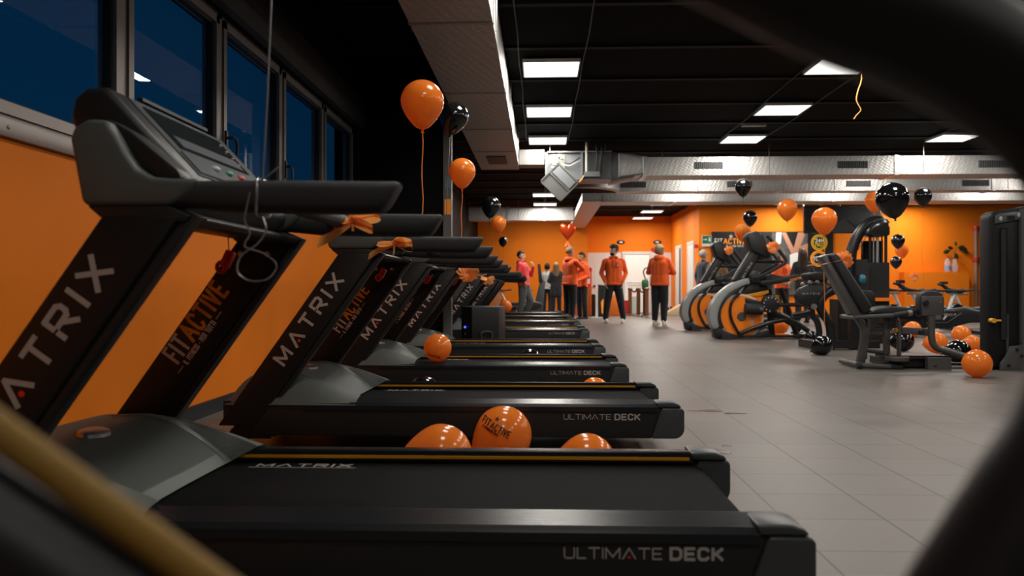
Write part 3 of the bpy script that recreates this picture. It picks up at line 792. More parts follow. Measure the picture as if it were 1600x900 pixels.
    # ---- console: side pods, body, screens
    for side in (0, 1):
        f = (lambda y: y) if side == 0 else (lambda y: WID - y)
        pod = [(-1.604, 0.940), (-1.630, 1.075), (-1.622, 1.100), (-1.590, 1.119), (-1.545, 1.116), (-1.522, 1.080), (-1.500, 1.040), (-1.478, 1.008), (-1.445, 0.990), (-1.400, 0.986), (-1.340, 0.986), (-1.355, 0.962), (-1.385, 0.938), (-1.410, 0.926), (-1.596, 0.926)]
        a, b_ = f(0.0), f(0.105)
        mb = MB(); mb.prism(pod, min(a, b_), max(a, b_), 'xz', 0.012, 3)
        pd = mb.build('side_pod', M_hood2, root)
        mb = MB(); a, b_ = f(0.004), f(0.100); mb.prism([(-1.594, 0.9265), (-1.41, 0.9265), (-1.355, 0.905), (-1.37, 0.890), (-1.55, 0.890)], min(a, b_), max(a, b_), 'xz', 0.006); mb.build('pod_base', M_black_plastic, pd)
        # dark scoop between pod and console
        a, b_ = f(0.030), f(0.098); mb = MB(); mb.prism([(-1.560, 1.125), (-1.505, 1.095), (-1.400, 1.010), (-1.392, 0.992), (-1.440, 0.985), (-1.50, 1.03), (-1.545, 1.10)], min(a, b_), max(a, b_), 'xz', 0.004); mb.build('cup_recess', M_black_plastic, pd)
        # hand rail: padded bar with slanted tip
        yc = f(0.050)
        mb = MB()
        st = [(-1.40, 0.926, 0.984, 0.044), (-1.30, 0.916, 0.985, 0.045), (-1.15, 0.911, 0.984, 0.045), (-1.00, 0.909, 0.982, 0.044), (-0.955, 0.911, 0.981, 0.043)]
        def sec(zl, zh, hw):
            pts = []
            h = (zh-zl)/2; zc = (zh+zl)/2
            for k in range(20):
                an = 2*math.pi*k/20; c, s = math.cos(an), math.sin(an)
                pts.append((hw*math.copysign(abs(c)**0.55, c), zc + h*math.copysign(abs(s)**0.62, s)))
            return pts
        rings = []
        for (x, zl, zh, hw) in st: rings.append([(x, yc+p[0], p[1]) for p in sec(zl, zh, hw)])
        for (xt, xb, sc_) in ((-0.906, -0.945, 0.96), (-0.897, -0.940, 0.84), (-0.895, -0.936, 0.60)):
            pr = sec(0.946-0.036*sc_, 0.946+0.036*sc_, 0.043*sc_)
            rings.append([(xb + (xt-xb)*(p[1]-0.91)/0.072, yc+p[0], p[1]) for p in pr])
        vs = [[mb.bm.verts.new(p) for p in r] for r in rings]
        for A, B in zip(vs, vs[1:]):
            for k in range(20): mb.bm.faces.new((A[k], A[(k+1) % 20], B[(k+1) % 20], B[k]))
        mb.bm.faces.new(vs[-1]); mb.bm.faces.new(list(reversed(vs[0])))
        bmesh.ops.recalc_face_normals(mb.bm, faces=mb.bm.faces[:])
        mb.build('handrail', M_grip, root, sharp=60)
    # crossbar underneath the console
    mb = MB(); mb.prism([(-1.54, 0.925), (-1.42, 0.925), (-1.385, 0.908), (-1.395, 0.893), (-1.51, 0.893)], 0.095, WID-0.095, 'xz', 0.006, 2); mb.build('crossbar', M_upright, root)
    mb = MB(); mb.tube([(-1.25, 0.08, 0.945), (-1.20, 0.13, 0.950), (-1.20, WID-0.13, 0.950), (-1.25, WID-0.08, 0.945)], 0.022, 10); mb.build('heart_rate_bar', M_grip, root)
    # console body
    body = [(-1.672, 1.090), (-1.690, 1.150), (-1.680, 1.190), (-1.650, 1.214), (-1.606, 1.216), (-1.590, 1.208), (-1.405, 1.010), (-1.385, 0.960), (-1.42, 0.922), (-1.58, 0.915)]
    mb = MB(); mb.prism(body, 0.098, WID-0.098, 'xz', 0.018, 3, ang=50)
    cb = mb.build('console', M_black_plastic, root)
    u = Vector((-1.405+1.590, 0, 1.010-1.208)); Lf = u.length; u /= Lf; nf = Vector((-u.z, 0, u.x))
    def face(a, v, l):    # a down the face 0..1, v across 0..1
        q = Vector((-1.590, 0, 1.208)) + u*(Lf*a) + nf*l; return Vector((q.x, 0.098 + v*(WID-0.196), q.z))
    def slab(name, a0, a1, v0, v1, l0, l1, m, par):
        mb = MB(); mb.raw([face(a0, v0, l0), face(a1, v0, l0), face(a1, v1, l0), face(a0, v1, l0), face(a0, v0, l1), face(a1, v0, l1), face(a1, v1, l1), face(a0, v1, l1)], [(3,2,1,0),(4,5,6,7),(0,1,5,4),(1,2,6,5),(2,3,7,6),(3,0,4,7)])
        bmesh.ops.recalc_face_normals(mb.bm, faces=mb.bm.faces[:]); return mb.build(name, m, par, smooth=False)
    slab('face_plate', 0.02, 0.98, 0.10, 0.90, -0.002, 0.003, M_panel_face, cb)
    sc1 = slab('screen', 0.10, 0.62, 0.16, 0.84, 0.003, 0.006, M_screen, cb)
    slab('screen_band', 0.44, 0.585, 0.20, 0.80, 0.006, 0.0068, M_band, cb)
    slab('keypad', 0.68, 0.95, 0.12, 0.88, 0.003, 0.007, M_band, cb)
    for k in range(4):
        mb = MB(); c = face(0.20 + 0.10*k, 0.80, 0.006); mb.ball(c, 0.0055, sz=0.6, n=8, m=6); mb.build('button', M_text_lit, cb)
    for k, m in enumerate((mat('white_key', (0.45, 0.47, 0.47), 0.4), mat('green_key', (0.10, 0.32, 0.20), 0.4), mat('red_key', (0.60, 0.10, 0.07), 0.4))):
        mb = MB(); c = face(0.80, 0.34 + 0.13*k, 0.007); mb.ball(c, 0.016, sx=0.75, sz=0.6, n=14, m=8); mb.build('round_key', m, cb)
    mb = MB(); mb.box((-1.60, 0.24, 1.214), (-1.585, WID-0.24, 1.222), 0.003); mb.build('reading_ledge', M_black_plastic, cb)
    # red safety key on its lanyard
    mb = MB(); mb.tube([(-1.44, 0.42, 0.90), (-1.437, 0.42, 0.845)], 0.0015, 5); ln = mb.build('lanyard', M_grip, root)
    mb = MB(); mb.box((-1.452, 0.405, 0.800), (-1.424, 0.425, 0.848), 0.005, rot=Matrix.Rotation(R(25), 3, 'Y')); mb.tube([(-1.456+0.012*math.cos(2*math.pi*k/12), 0.415, 0.802+0.013*math.sin(2*math.pi*k/12)) for k in range(12)], 0.0065, 6, closed=True); mb.build('safety_key', M_red_tag, ln)
    return root

TM = []
T_SPOT = [(0.588, 1.73), (0.640, 3.59), (0.605, 5.50), (0.600, 7.42), (0.640, 10.50), (0.650, 13.10), (0.625, 15.60), (0.50, 18.20)]
T_LAB = ['black treadmill nearest the camera, its lit deck filling the lower frame',
         'second black treadmill, with an orange balloon leaning on its near side',
         'third black treadmill from the camera, orange balloon lying on its deck side rail',
         'fourth black treadmill, last one before the grey pillar post',
         'fifth black treadmill, right behind the black loudspeaker and pillar',
         'sixth black treadmill, two places beyond the pillar',
         'seventh black treadmill, second farthest of the row',
         'eighth black treadmill, farthest of the row beside the orange wall']
proto = make_treadmill()
for i, (x, y) in enumerate(T_SPOT):
    t = proto if i == 0 else copy_tree(proto)
    t.location = (x, y, 0)
    tag(t, T_LAB[i], 'treadmill', 'treadmills in a row along the windows')
    TM.append(t)
# ================================================================== BALLOONS, BOWS, RIBBONS
def rubber(name, col, tr):
    m = mat(name, col, 0.16, spec=0.5, coat=0.25)
    b = m.node_tree.nodes['Principled BSDF']
    b.inputs['Subsurface Weight'].default_value = 0.0
    b.inputs['Subsurface Radius'].default_value = (0.12, 0.04, 0.01)
    b.inputs['Subsurface Scale'].default_value = 0.35
    if col[0] > 0.5:
        nt = m.node_tree; o = [n for n in nt.nodes if n.type == 'OUTPUT_MATERIAL'][0]
        t = nt.nodes.new('ShaderNodeBsdfTranslucent'); t.inputs[0].default_value = (1.0, 0.42, 0.085, 1)
        x = nt.nodes.new('ShaderNodeMixShader'); x.inputs[0].default_value = 0.38
        nt.links.new(b.outputs[0], x.inputs[1]); nt.links.new(t.outputs[0], x.inputs[2]); nt.links.new(x.outputs[0], o.inputs[0])
    return m
M_ball_o = rubber('orange_latex', (0.94, 0.265, 0.035), 0.35)
M_ball_k = mat('black_latex', (0.006, 0.006, 0.007), 0.10, coat=0.3)
M_ball_c = mat('clear_orange_latex', (0.85, 0.28, 0.06), 0.12, trans=0.45, ior=1.05)
M_foil = mat('red_foil', (0.78, 0.075, 0.018), 0.22, metal=0.7)
M_rib_o = mat('orange_satin_ribbon', (1.0, 0.42, 0.13), 0.33)
_nt = M_rib_o.node_tree; _b = _nt.nodes['Principled BSDF']; _o = [n for n in _nt.nodes if n.type == 'OUTPUT_MATERIAL'][0]
_t = _nt.nodes.new('ShaderNodeBsdfTranslucent'); _t.inputs[0].default_value = (1.0, 0.44, 0.12, 1)
_m = _nt.nodes.new('ShaderNodeMixShader'); _m.inputs[0].default_value = 0.45
_nt.links.new(_b.outputs[0], _m.inputs[1]); _nt.links.new(_t.outputs[0], _m.inputs[2]); _nt.links.new(_m.outputs[0], _o.inputs[0])
M_rib_s = mat('silver_ribbon', (0.34, 0.34, 0.34), 0.25, metal=0.6)
M_rib_k = mat('dark_thread', (0.05, 0.045, 0.04), 0.5)
M_print = mat('black_print', (0.03, 0.012, 0.008), 0.5)
def balloon_profile(n=26):
    pr = []
    for i in range(n+1):
        t = i/n; a = math.pi*t          # 0 top .. pi bottom
        z = math.cos(a); r = math.sin(a)
        if z < 0: r *= (1 - 0.42*(-z)**1.6); z *= 1.34
        pr.append((max(r, 0.0), z))
    pr = [p for p in pr if not (p[1] < -1.24)]
    pr[0] = (0, 1.0)
    pr.append((0.10, -1.27)); pr.append((0.045, -1.33)); pr.append((0.0, -1.34))
    return pr
def balloon_mesh(name, m, par, r, rot=None, c=(0,0,0)):
    mb = MB(); mb.lathe([(p[0]*r, p[1]*r) for p in balloon_profile()], 32)
    mt = (rot.to_4x4() if rot is not None else Matrix.Identity(4))
    for v in mb.bm.verts: v.co = mt @ v.co + Vector(c)
    o = mb.build(name, m, par, sharp=70)
    mb = MB(); mb.lathe([(0.0, -1.31*r), (0.040*r+.003, -1.32*r), (0.035*r+.002, -1.36*r), (0.095*r, -1.44*r), (0.0, -1.40*r)], 12)
    for v in mb.bm.verts: v.co = mt @ v.co + Vector(c)
    mb.build('knot', m, par)
    return o
def floating_balloon(px, py, d, wpx, m, label, end=None, rib=None, tilt=(0, 0), group=None, wob=0.012):
    """hovering balloon; end: the point its ribbon is tied to"""
    c = P(px, py, d); r = wpx*d/FPX/2
    t = empty('balloon', c, 0, label, 'balloon', group)
    rot = Euler((tilt[0], tilt[1], 0)).to_matrix()
    balloon_mesh('balloon_skin', m, t, r, rot)
    a = rot @ Vector((0, 0, -1.36*r))
    if end is None: end = Vector((c.x, c.y, 0.0))
    e = Vector(end) - c
    pts = [a + (e-a)*(k/10) + Vector((wob*math.sin(k*1.3)*(1 if 0 < k < 10 else 0), wob*math.cos(k*1.9)*(1 if 0 < k < 10 else 0), 0)) for k in range(11)]
    mb = MB(); mb.tube(pts, 0.0030 if rib is not M_rib_k else 0.0012, 6); mb.build('ribbon', rib or M_rib_k, t)
    return t
def floor_balloon(px, ybot, d, wpx, m, label, z0=0.0, axis=(80, 0, 20), squash=1.0, x=None, r=None, group=None):
    """balloon lying on what is z0 high; its long axis turned by the three angles"""
    r = r or wpx*d/FPX/2/1.12
    c = P(px, ybot, d); 
    rot = Euler([R(a) for a in axis]).to_matrix() if not isinstance(axis, Vector) else Vector((0, 0, -1)).rotation_difference(axis).to_matrix()
    mb = MB(); mb.lathe([(p[0]*r, p[1]*r) for p in balloon_profile()], 32)
    zmin = min((rot @ v.co).z for v in mb.bm.verts); mb.bm.free()
    t = empty('balloon', (c.x, d, z0 - zmin), 0, label, 'balloon', group)
    balloon_mesh('balloon_skin', m, t, r, rot)
    return t, rot, r
GF, GB = 'orange balloons hovering', 'black balloons hovering'
rail2 = lambda x, far=1: None
# over the treadmills
floating_balloon(660, 159, 4.42, 68, M_ball_o, 'large orange balloon hovering highest over the treadmills, on an orange ribbon', (P(660, 380, 4.42).x, 4.42, 1.0), M_rib_o, group=GF, wob=0.004)
floating_balloon(709, 182, 6.30, 46, M_ball_k, 'black balloon half hidden behind the large orange one over the treadmills', (P(694, 400, 6.32).x, 6.32, 1.0), M_rib_s, tilt=(0, R(12)), group=GB, wob=0.004)
floating_balloon(722, 268, 6.30, 42, M_ball_o, 'mid-sized orange balloon on orange ribbon beside the grey pillar post', (P(720, 404, 6.32).x, 6.32, 1.0), M_rib_o, group=GF, wob=0.004)
floating_balloon(767, 322, 10.56, 30, M_ball_k, 'black balloon low over the far treadmills left of a small orange one', (P(760, 425, 10.56).x, 10.56, 1.0), M_rib_k, tilt=(0, R(6)), group=GB, wob=0.004)
floating_balloon(779, 349, 13.2, 24, M_ball_o, 'small orange balloon over the far treadmills right of a black one', (P(779, 430, 13.15).x, 13.15, 1.0), M_rib_k, tilt=(0, R(-6)), group=GF, wob=0.004)
floating_balloon(786, 377, 18.3, 14, M_ball_k, 'smallest black balloon before the far orange wall by the red jacket', (P(786, 436, 18.25).x, 18.25, 1.0), M_rib_k, group=GB, wob=0.004)
# over the machines on the right
floating_balloon(1161, 292, 13.0, 25, M_ball_k, 'black balloon in front of the second duct, above the stair climbers', None, M_rib_k, group=GB)
floating_balloon(1172, 340, 15.6, 22, M_ball_k, 'small black balloon just under the ducts above the climber consoles', None, M_rib_k, group=GB)
floating_balloon(1160, 362, 15.2, 24, M_ball_c, 'see-through pale orange balloon in front of the wall poster', None, M_rib_k, group=GF)
floating_balloon(1230, 326, 13.6, 30, M_ball_o, 'orange balloon under the ducts left of the black screen', None, M_rib_k, group=GF)
floating_balloon(1288, 343, 9.6, 38, M_ball_o, 'orange balloon on an orange ribbon in front of the black screen', (P(1288, 440, 9.62).x, 9.62, 0.0), M_rib_o, group=GF, wob=0.004)
floating_balloon(1366, 314, 13.5, 28, M_ball_o, 'orange balloon peeping out behind the big black one', None, M_rib_o, group=GF)
floating_balloon(1394, 310, 6.9, 49, M_ball_k, 'biggest black balloon, hovering above the curved cable machine', P(1401, 338, 6.9), M_rib_k, tilt=(0, R(-8)), group=GB)
floating_balloon(1442, 306, 13.0, 26, M_ball_k, 'black balloon hovering furthest right against the orange wall', None, M_rib_k, group=GB)
floating_balloon(1403, 376, 17.0, 20, M_ball_k, 'black balloon half hidden right of the cable machine, upper one of two', None, M_rib_k, group=GB)
floating_balloon(1400, 409, 17.4, 17, M_ball_k, 'black balloon half hidden right of the cable machine, lower one of two', None, M_rib_k, group=GB)
floating_balloon(1409, 391, 19.0, 20, M_ball_c, 'see-through orange balloon near the orange wall right of the cable machine', None, M_rib_k, group=GF)

GL1 = 'orange balloons lying about'; GL2 = 'black balloons lying about'
t, rot, r = floor_balloon(786, 698, 3.40, 104, M_ball_o, 'printed orange balloon leaning on the second treadmill, its whole side visible', axis=Vector((-0.72, -0.10, -0.62)), r=0.122, group=GL1)
# printed name wrapped on the near side
ctr = Vector((0, 0, 0))
def on_ball(x, y, l, r=r):
    # a point on the camera side of the balloon, moved in by x, y
    a = R(-28); qx, qy = x*math.cos(a) + y*math.sin(a)*-1, x*math.sin(a)*1 + y*math.cos(a)
    v = Vector((-0.045 + qx, -1.0, 0.045 + qy)); lo, hi = -0.3, 0.0
    inv = rot.transposed()
    y0 = -0.20
    for _ in range(60):
        pnt = Vector((v.x, y0, v.z)); q = inv @ pnt
        rr = math.hypot(q.x, q.y); zz = q.z/r
        zc = max(-1.0, min(1.0, zz if zz > 0 else zz/1.34)); lim = math.sqrt(max(0, 1-zc*zc))*r
        if zz < 0: lim *= (1 - 0.42*(-zc)**1.6)
        if rr <= lim + 0.0006: break
        y0 += 0.003
    return (v.x, y0 - l - 0.002, v.z)
mb = MB(); lettering(mb, 'FITACTIVE', 0.026, 0.0042, on_ball, wx=0.46, gap=0.24, bar=True, x0=-0.045)
for k in range(5):
    pass
st = [on_ball(0.005 + 0.011*(1 if j % 2 == 0 else 0.42)*math.cos(R(90+36*j)), 0.043 + 0.011*(1 if j % 2 == 0 else 0.42)*math.sin(R(90+36*j)), 0.001) for j in range(10)]
mb.raw(st, [tuple(range(10))])
lettering(mb, 'IL FITNESS.PER TUTTI', 0.008, 0.0018, on_ball, wx=0.40, gap=0.2, x0=-0.035, y0=-0.014)
mb.build('printed_name', M_print, t, smooth=False)
floor_balloon(688, 700, 2.98, 113, M_ball_o, 'orange balloon behind the near deck, left of the printed one', axis=(82, 0, 95), r=0.120, group=GL1)
floor_balloon(917, 700, 2.96, 96, M_ball_o, 'orange balloon behind the near deck, right of the printed one', axis=(75, 0, 80), r=0.106, group=GL1)
t, rot, r = floor_balloon(684, 562, 5.575, 48, M_ball_o, 'round orange balloon sitting on the third treadmill side rail', z0=0.239, axis=Vector((0.15, 0.95, -0.2)), r=0.098, group=GL1)
mb = MB()
def on_ball3(x, y, l, r=r):
    px_, pz_ = -0.03 + x, -0.060 + y - 0.25*x
    return (px_, -math.sqrt(max(0.0001, (r*1.005)**2 - px_**2 - pz_**2)) - l, pz_)
lettering(mb, 'FITACTIVE', 0.018, 0.003, on_ball3, wx=0.46, gap=0.24, bar=True, x0=-0.03)
mb.build('printed_name', M_print, t, smooth=False)
floor_balloon(662, 600, 4.98, 48, M_ball_k, 'black balloon lying between the second and third treadmills', axis=(80, 0, 70), r=0.102, group=GL2)
floor_balloon(929, 600, 5.0, 44, M_ball_o, 'orange balloon lying between the second and third treadmill ends', axis=(80, 0, 100), r=0.098, group=GL1)
floor_balloon(827, 560, 7.02, 26, M_ball_k, 'small black balloon against the side of the fourth treadmill', axis=(80, 0, 70), r=0.112, group=GL2)
floor_balloon(790, 491, 18.62, 23, M_ball_o, 'orange balloon resting on the farthest treadmill belt', z0=0.205, axis=(70, 0, 60), r=0.150, group=GL1)
floor_balloon(806, 489, 20.6, 10, M_ball_k, 'small black balloon on floor by the grey trousers', axis=(30, 0, 60), r=0.10, group=GL2)
floor_balloon(1527, 586, 6.92, 48, M_ball_o, 'orange balloon in front of the tall weight tower foot', axis=(82, 0, -60), r=0.118, group=GL1)
floor_balloon(1502, 534, 11.3, 33, M_ball_o, 'orange balloon on floor left of weight tower, farther back than its neighbours', axis=(80, 0, -70), r=0.125, group=GL1)
floor_balloon(1463, 550, 9.5, 37, M_ball_o, 'orange balloon behind the bent leg tube of the seated machine', axis=(80, 0, 30), r=0.125, group=GL1)
floor_balloon(1426, 524, 12.72, 27, M_ball_o, 'orange balloon on the floor beneath the seat, behind the machine', axis=(80, 0, 80), r=0.125, group=GL1)
floor_balloon(1497, 560, 8.2, 42, M_ball_k, 'black balloon behind the orange one at the weight tower', axis=(80, 0, 80), r=0.120, group=GL2)
floor_balloon(1411, 548, 9.8, 34, M_ball_k, 'black balloon under the seat of the seated machine', axis=(80, 0, 50), r=0.125, group=GL2)
floor_balloon(1519, 548, 9.75, 30, M_ball_o, 'orange balloon half hidden by the weight tower edge', axis=(80, 0, 80), r=0.10, group=GL1)
floor_balloon(1285, 551, 9.2, 30, M_ball_k, 'shiny black balloon on floor in front of the fan-shaped machine shield', axis=(60, 0, 60), r=0.112, group=GL2)
floor_balloon(1268, 527, 11.2, 19, M_ball_k, 'black balloon on the floor behind the front black one', axis=(60, 0, 60), r=0.090, group=GL2)
floor_balloon(1219, 520, 12.95, 27, M_ball_o, 'orange balloon beside the flywheel of the nearest stair climber', axis=(20, 20, 60), r=0.130, group=GL1)
floor_balloon(1309, 540, 10.9, 22, M_ball_o, 'orange balloon low among the machine tubes, right of two black ones', axis=(80, 0, 60), r=0.10, group=GL1)
floor_balloon(1047, 489, 24.0, 13, M_ball_k, 'black balloon on floor by the white side doors', axis=(70, 0, 60), r=0.125, group=GL2)
floor_balloon(923, 489, 24.2, 13, M_ball_k, 'black balloon on the floor under the orange covered table', axis=(70, 0, 60), r=0.125, group=GL2)
floor_balloon(868, 489, 22.0, 11, M_ball_k, 'black balloon on floor between the visitors at the far left', axis=(70, 0, 60), r=0.10, group=GL2)

# heart-shaped foil balloon held above the blond man
c = P(887, 362, 19.5)
t = empty('foil_balloon', c, 0, 'shiny red heart-shaped foil balloon above the blond man in orange', 'balloon')
def heart(u, v):
    a = 2*math.pi*u; ph = math.pi*(v-0.5)
    x = 16*math.sin(a)**3/17; z = (13*math.cos(a)-5*math.cos(2*a)-2*math.cos(3*a)-math.cos(4*a))/15
    k = math.cos(ph)**0.7
    return Vector((x*k*0.205, math.sin(ph)*0.075, (z*k + 0.05)*0.235))
mb = MB(); mb.grid(heart, 40, 14); bmesh.ops.remove_doubles(mb.bm, verts=mb.bm.verts[:], dist=1e-4); bmesh.ops.recalc_face_normals(mb.bm, faces=mb.bm.faces[:])
mb.build('foil_skin', M_foil, t, sharp=80)
mb = MB()
for k in range(5): mb.tube(catmull([(0, 0, -0.22), (0.04*math.cos(k*1.3), 0.03*math.sin(k*1.3), -0.30), (0.07*math.cos(k*1.3), 0.06*math.sin(k*1.3), -0.36), (0.05*math.cos(k*1.3+1), 0.05, -0.30), (0.0, 0.0, -0.23)]), 0.010, 5, flat=(1.8, 0.4))
mb.build('ribbon_cluster', M_rib_o, t)
mb = MB(); mb.tube([(0, 0, -0.22), (0.02, 0.02, -0.6), (0.03, 0.04, -1.1)], 0.003, 5); mb.build('ribbon', M_rib_k, t)

# ---- bows
def strip(mb, path, width, wdir):
    """flat ribbon along path; wdir: the direction of its width"""
    path = [Vector(p) for p in path]; wd = Vector(wdir)
    def fn(u, v):
        i = u*(len(path)-1); k = min(int(i), len(path)-2); f = i-k
        p = path[k]*(1-f) + path[k+1]*f
        return p + wd*(v-0.5)*width
    mb.grid(fn, (len(path)-1)*2, 2)
def bow(name, loc, s, label, loops, tails, rz=0.0, cat='bow', group='satin gift bows', wrap=None, wn=0.8):
    t = empty(name, loc, rz, label, cat, group)
    rr = random.Random(int(abs(loc[0])*1000))
    for (a, L, wd, tw) in loops:       # angle, length, width, twist
        mb = MB(); d = Vector((math.cos(R(a)), 0, math.sin(R(a)))); n = Vector((-d.z, 0, d.x))
        n0 = n; q = Vector((0, -1, 0)); bl = q*0.75 + n0*0.45
        out = [d*0.0, d*(L*0.35)+bl*L*0.24, d*(L*0.75)+bl*L*0.28, d*L+bl*0.05*L, d*(L*0.85)-bl*L*0.16, d*(L*0.4)-bl*L*0.14, d*0.0]
        strip(mb, [p*s for p in catmull(out, 5)], wd*s, Vector((n.x*wn, -0.75 + 0.15*tw, n.z*wn)).normalized())
        mb.build('loop', M_rib_o, t, sharp=60)
    for (pts, wd, wdir) in tails:
        mb = MB(); strip(mb, [Vector(p)*s for p in catmull(pts, 6)], wd*s, Vector(wdir).normalized()); mb.build('tail', M_rib_o, t, sharp=60)
    mb = MB(); mb.ball((0, 0, 0), 0.012*s/0.1, sx=1.2, sz=0.9, n=12, m=8); mb.build('centre_knot', M_rib_o, t)
    if wrap:
        mb = MB(); mb.tube(wrap, 0.003, 6, closed=True); mb.build('tie', M_rib_o, t)
    return t
def rail_wrap(dy, dz, h0, h1, wx=0.0):
    return None
fan = [(20, 1.1, .55, 1), (160, 1.05, .55, -1), (75, .95, .5, .6), (110, .9, .5, -.6), (-15, .95, .5, .8), (195, 0.9, .5, -.8), (45, 1.0, .5, -.3), (135, 1.0, .5, .3), (-50, .8, .5, .5), (230, .8, .5, -.4), (-85, .75, .5, .2)]
p = P(550, 346, 2.40)
bow('gift_bow', p, 0.080, 'big orange satin bow on the near treadmill far handrail, long tail hanging left',
    [(12, 1.05, .50, 1), (168, .95, .50, -1), (-22, .85, .50, .5), (200, .75, .5, -.5), (60, .55, .45, .7)],
    [([(0, 0, 0), (-.45, -.1, -.35), (-.85, -.15, -.62), (-1.25, -.12, -.80)], .50, (.35, -.3, .85)), ([(0, 0, 0), (.05, -.1, -.2), (.06, -.1, -.38)], .10, (1, 0, 0))], wn=0.35)
p = P(616, 380, 3.572)
bow('gift_bow', p, 0.085, 'orange satin bow under the second treadmill near handrail with thin curly loops',
    [(0, .95, .5, 1), (180, .9, .5, -1), (20, .7, .5, .3)],
    [([(0, 0, 0), (-.6, -.1, -.25), (-1.1, -.1, -.55), (-1.35, -.1, -.72)], .42, (.3, -.3, .9)),
     ([(0, 0, 0), (.5, -.05, -.35), (.95, -.05, -.45), (.9, -.05, -.15), (.4, -.05, -.28), (0, 0, -.1), (-.5, -.05, -.36), (-.9, -.05, -.36), (-.85, -.05, -.24), (-.4, -.05, -.3), (0, 0, -.05)], .07, (.2, -.9, .3)),
     ([(0, 0, 0), (0, -.06, -.35), (-.03, -.05, -.62)], .09, (1, 0, 0))], wn=0.4)
p = P(731, 428, 7.43)
bow('gift_bow', p, 0.10, 'full orange pompom bow on a handrail behind the fourth treadmill uprights', fan, [([(0, 0, 0), (.7, 0, -.05), (1.3, -.1, -.16), (1.8, -.1, .0)], .12, (.2, -.2, .9))])
p = P(762, 436, 10.45)
bow('gift_bow', p, 0.09, 'drooping gold-orange bow near the loudspeaker, right of the pompom bow', [(10, 1, .5, 1), (170, 1, .5, -1), (-60, .9, .5, .5), (240, .9, .5, -.5)], [([(0, 0, 0), (.5, 0, -.2), (.7, 0, -.7)], .4, (.8, 0, .4))])

# silver curling ribbon knotted round the nearest handrail, its thread running up out of the picture
x0, y0 = P(398, 300, 1.73).x, 1.78
t = empty('curling_ribbon', (x0, y0, 0.985), 0, 'silver curling ribbon tied round the nearest handrail, hanging in a loop', 'ribbon')
mb = MB(); mb.tube([(0.004*math.sin(k), 0.048*math.copysign(abs(math.cos(2*math.pi*k/16))**.6, math.cos(2*math.pi*k/16)), -0.039 + 0.042*math.copysign(abs(math.sin(2*math.pi*k/16))**.6, math.sin(2*math.pi*k/16))) for k in range(16)], 0.0032, 6, closed=True)
mb.build('tie', M_rib_s, t)
mb = MB(); mb.tube(catmull([(-0.012, -0.046, -0.03), (-0.022, -0.05, -0.09), (-0.010, -0.05, -0.12), (-0.018, -0.06, -0.15), (0.020, -0.05, -0.165), (0.045, -0.04, -0.19), (0.030, -0.05, -0.22), (-0.010, -0.05, -0.225), (-0.038, -0.05, -0.205), (-0.030, -0.05, -0.17), (0.005, -0.05, -0.145), (0.025, -0.05, -0.115), (0.018, -0.05, -0.085)], 6), 0.0021, 6); mb.build('curl', M_rib_s, t)
mb = MB(); mb.tube([(0.0, 0.0, 0.0), (0.010, 0.0, 0.18), (0.018, 0.004, 0.40), (0.022, 0.0, 0.75)], 0.0022, 6); mb.tube([(0, -.01, 0.0), (0.03, -.02, 0.018), (0.045, -.02, 0.03)], 0.002, 5); mb.build('thread', M_rib_s, t)
mb = MB(); mb.lathe([(p[0]*0.13, p[1]*0.13) for p in balloon_profile()], 24)
for v in mb.bm.verts: v.co += Vector((0.022, 0, 0.75 + 0.172))
mb.build('balloon_skin', M_ball_k, t, sharp=70)
# orange curl hanging from the ceiling
p = P(1341, 126, 8.55)
mb = MB(); q = lambda a, b: P(a, b, 8.55)
path = [Vector((q(1346, 112).x, 8.55, ZC)), q(1346, 124), q(1341, 140), q(1338, 155), q(1342, 165), q(1345, 172), q(1338, 180), q(1334, 186)]
strip(mb, catmull(path, 5), 0.022, (0.7, 0.6, 0.2)); o = mb.build('ceiling_ribbon', M_rib_o); tag(o, 'curled orange ribbon dangling from the ceiling by the front right lamp', 'ribbon')
# ================================================================== GYM MACHINES ON THE RIGHT
M_grey_arm = mat('silver_grey_plastic', (0.27, 0.275, 0.275), 0.36)
M_rim = mat('pale_flywheel_rim', (0.55, 0.55, 0.55), 0.35)
M_fly = mat('orange_flywheel', (0.92, 0.225, 0.014), 0.38)
M_yel = mat('yellow_orange_panel', (0.70, 0.29, 0.02), 0.45)
M_frame_grey = mat('gunmetal_frame', (0.090, 0.088, 0.086), 0.36, metal=0.3)
M_vinyl = mat('black_vinyl', (0.013, 0.014, 0.016), 0.5, bump=0.15, bump_scale=300)
M_tube_black = mat('black_tube', (0.012, 0.0125, 0.0135), 0.3)
M_white_cap = mat('white_cap', (0.70, 0.68, 0.64), 0.35)

class Side:
    """side elevation of a machine that stands d metres back: photo pixels to the machine's own x and z"""
    def __init__(s, d, px0):
        s.d = d; s.x0 = P(px0, 453, d).x
    def __call__(s, px, py):
        p = P(px, py, s.d); return (p.x - s.x0, p.z)
    def at(s, px, py, y=0.0):
        a = s(px, py); return (a[0], y, a[1])
    def path(s, pts, y=0.0, n=4):
        return catmull([s.at(p[0], p[1], y if len(p) < 3 else p[2]) for p in pts], n)

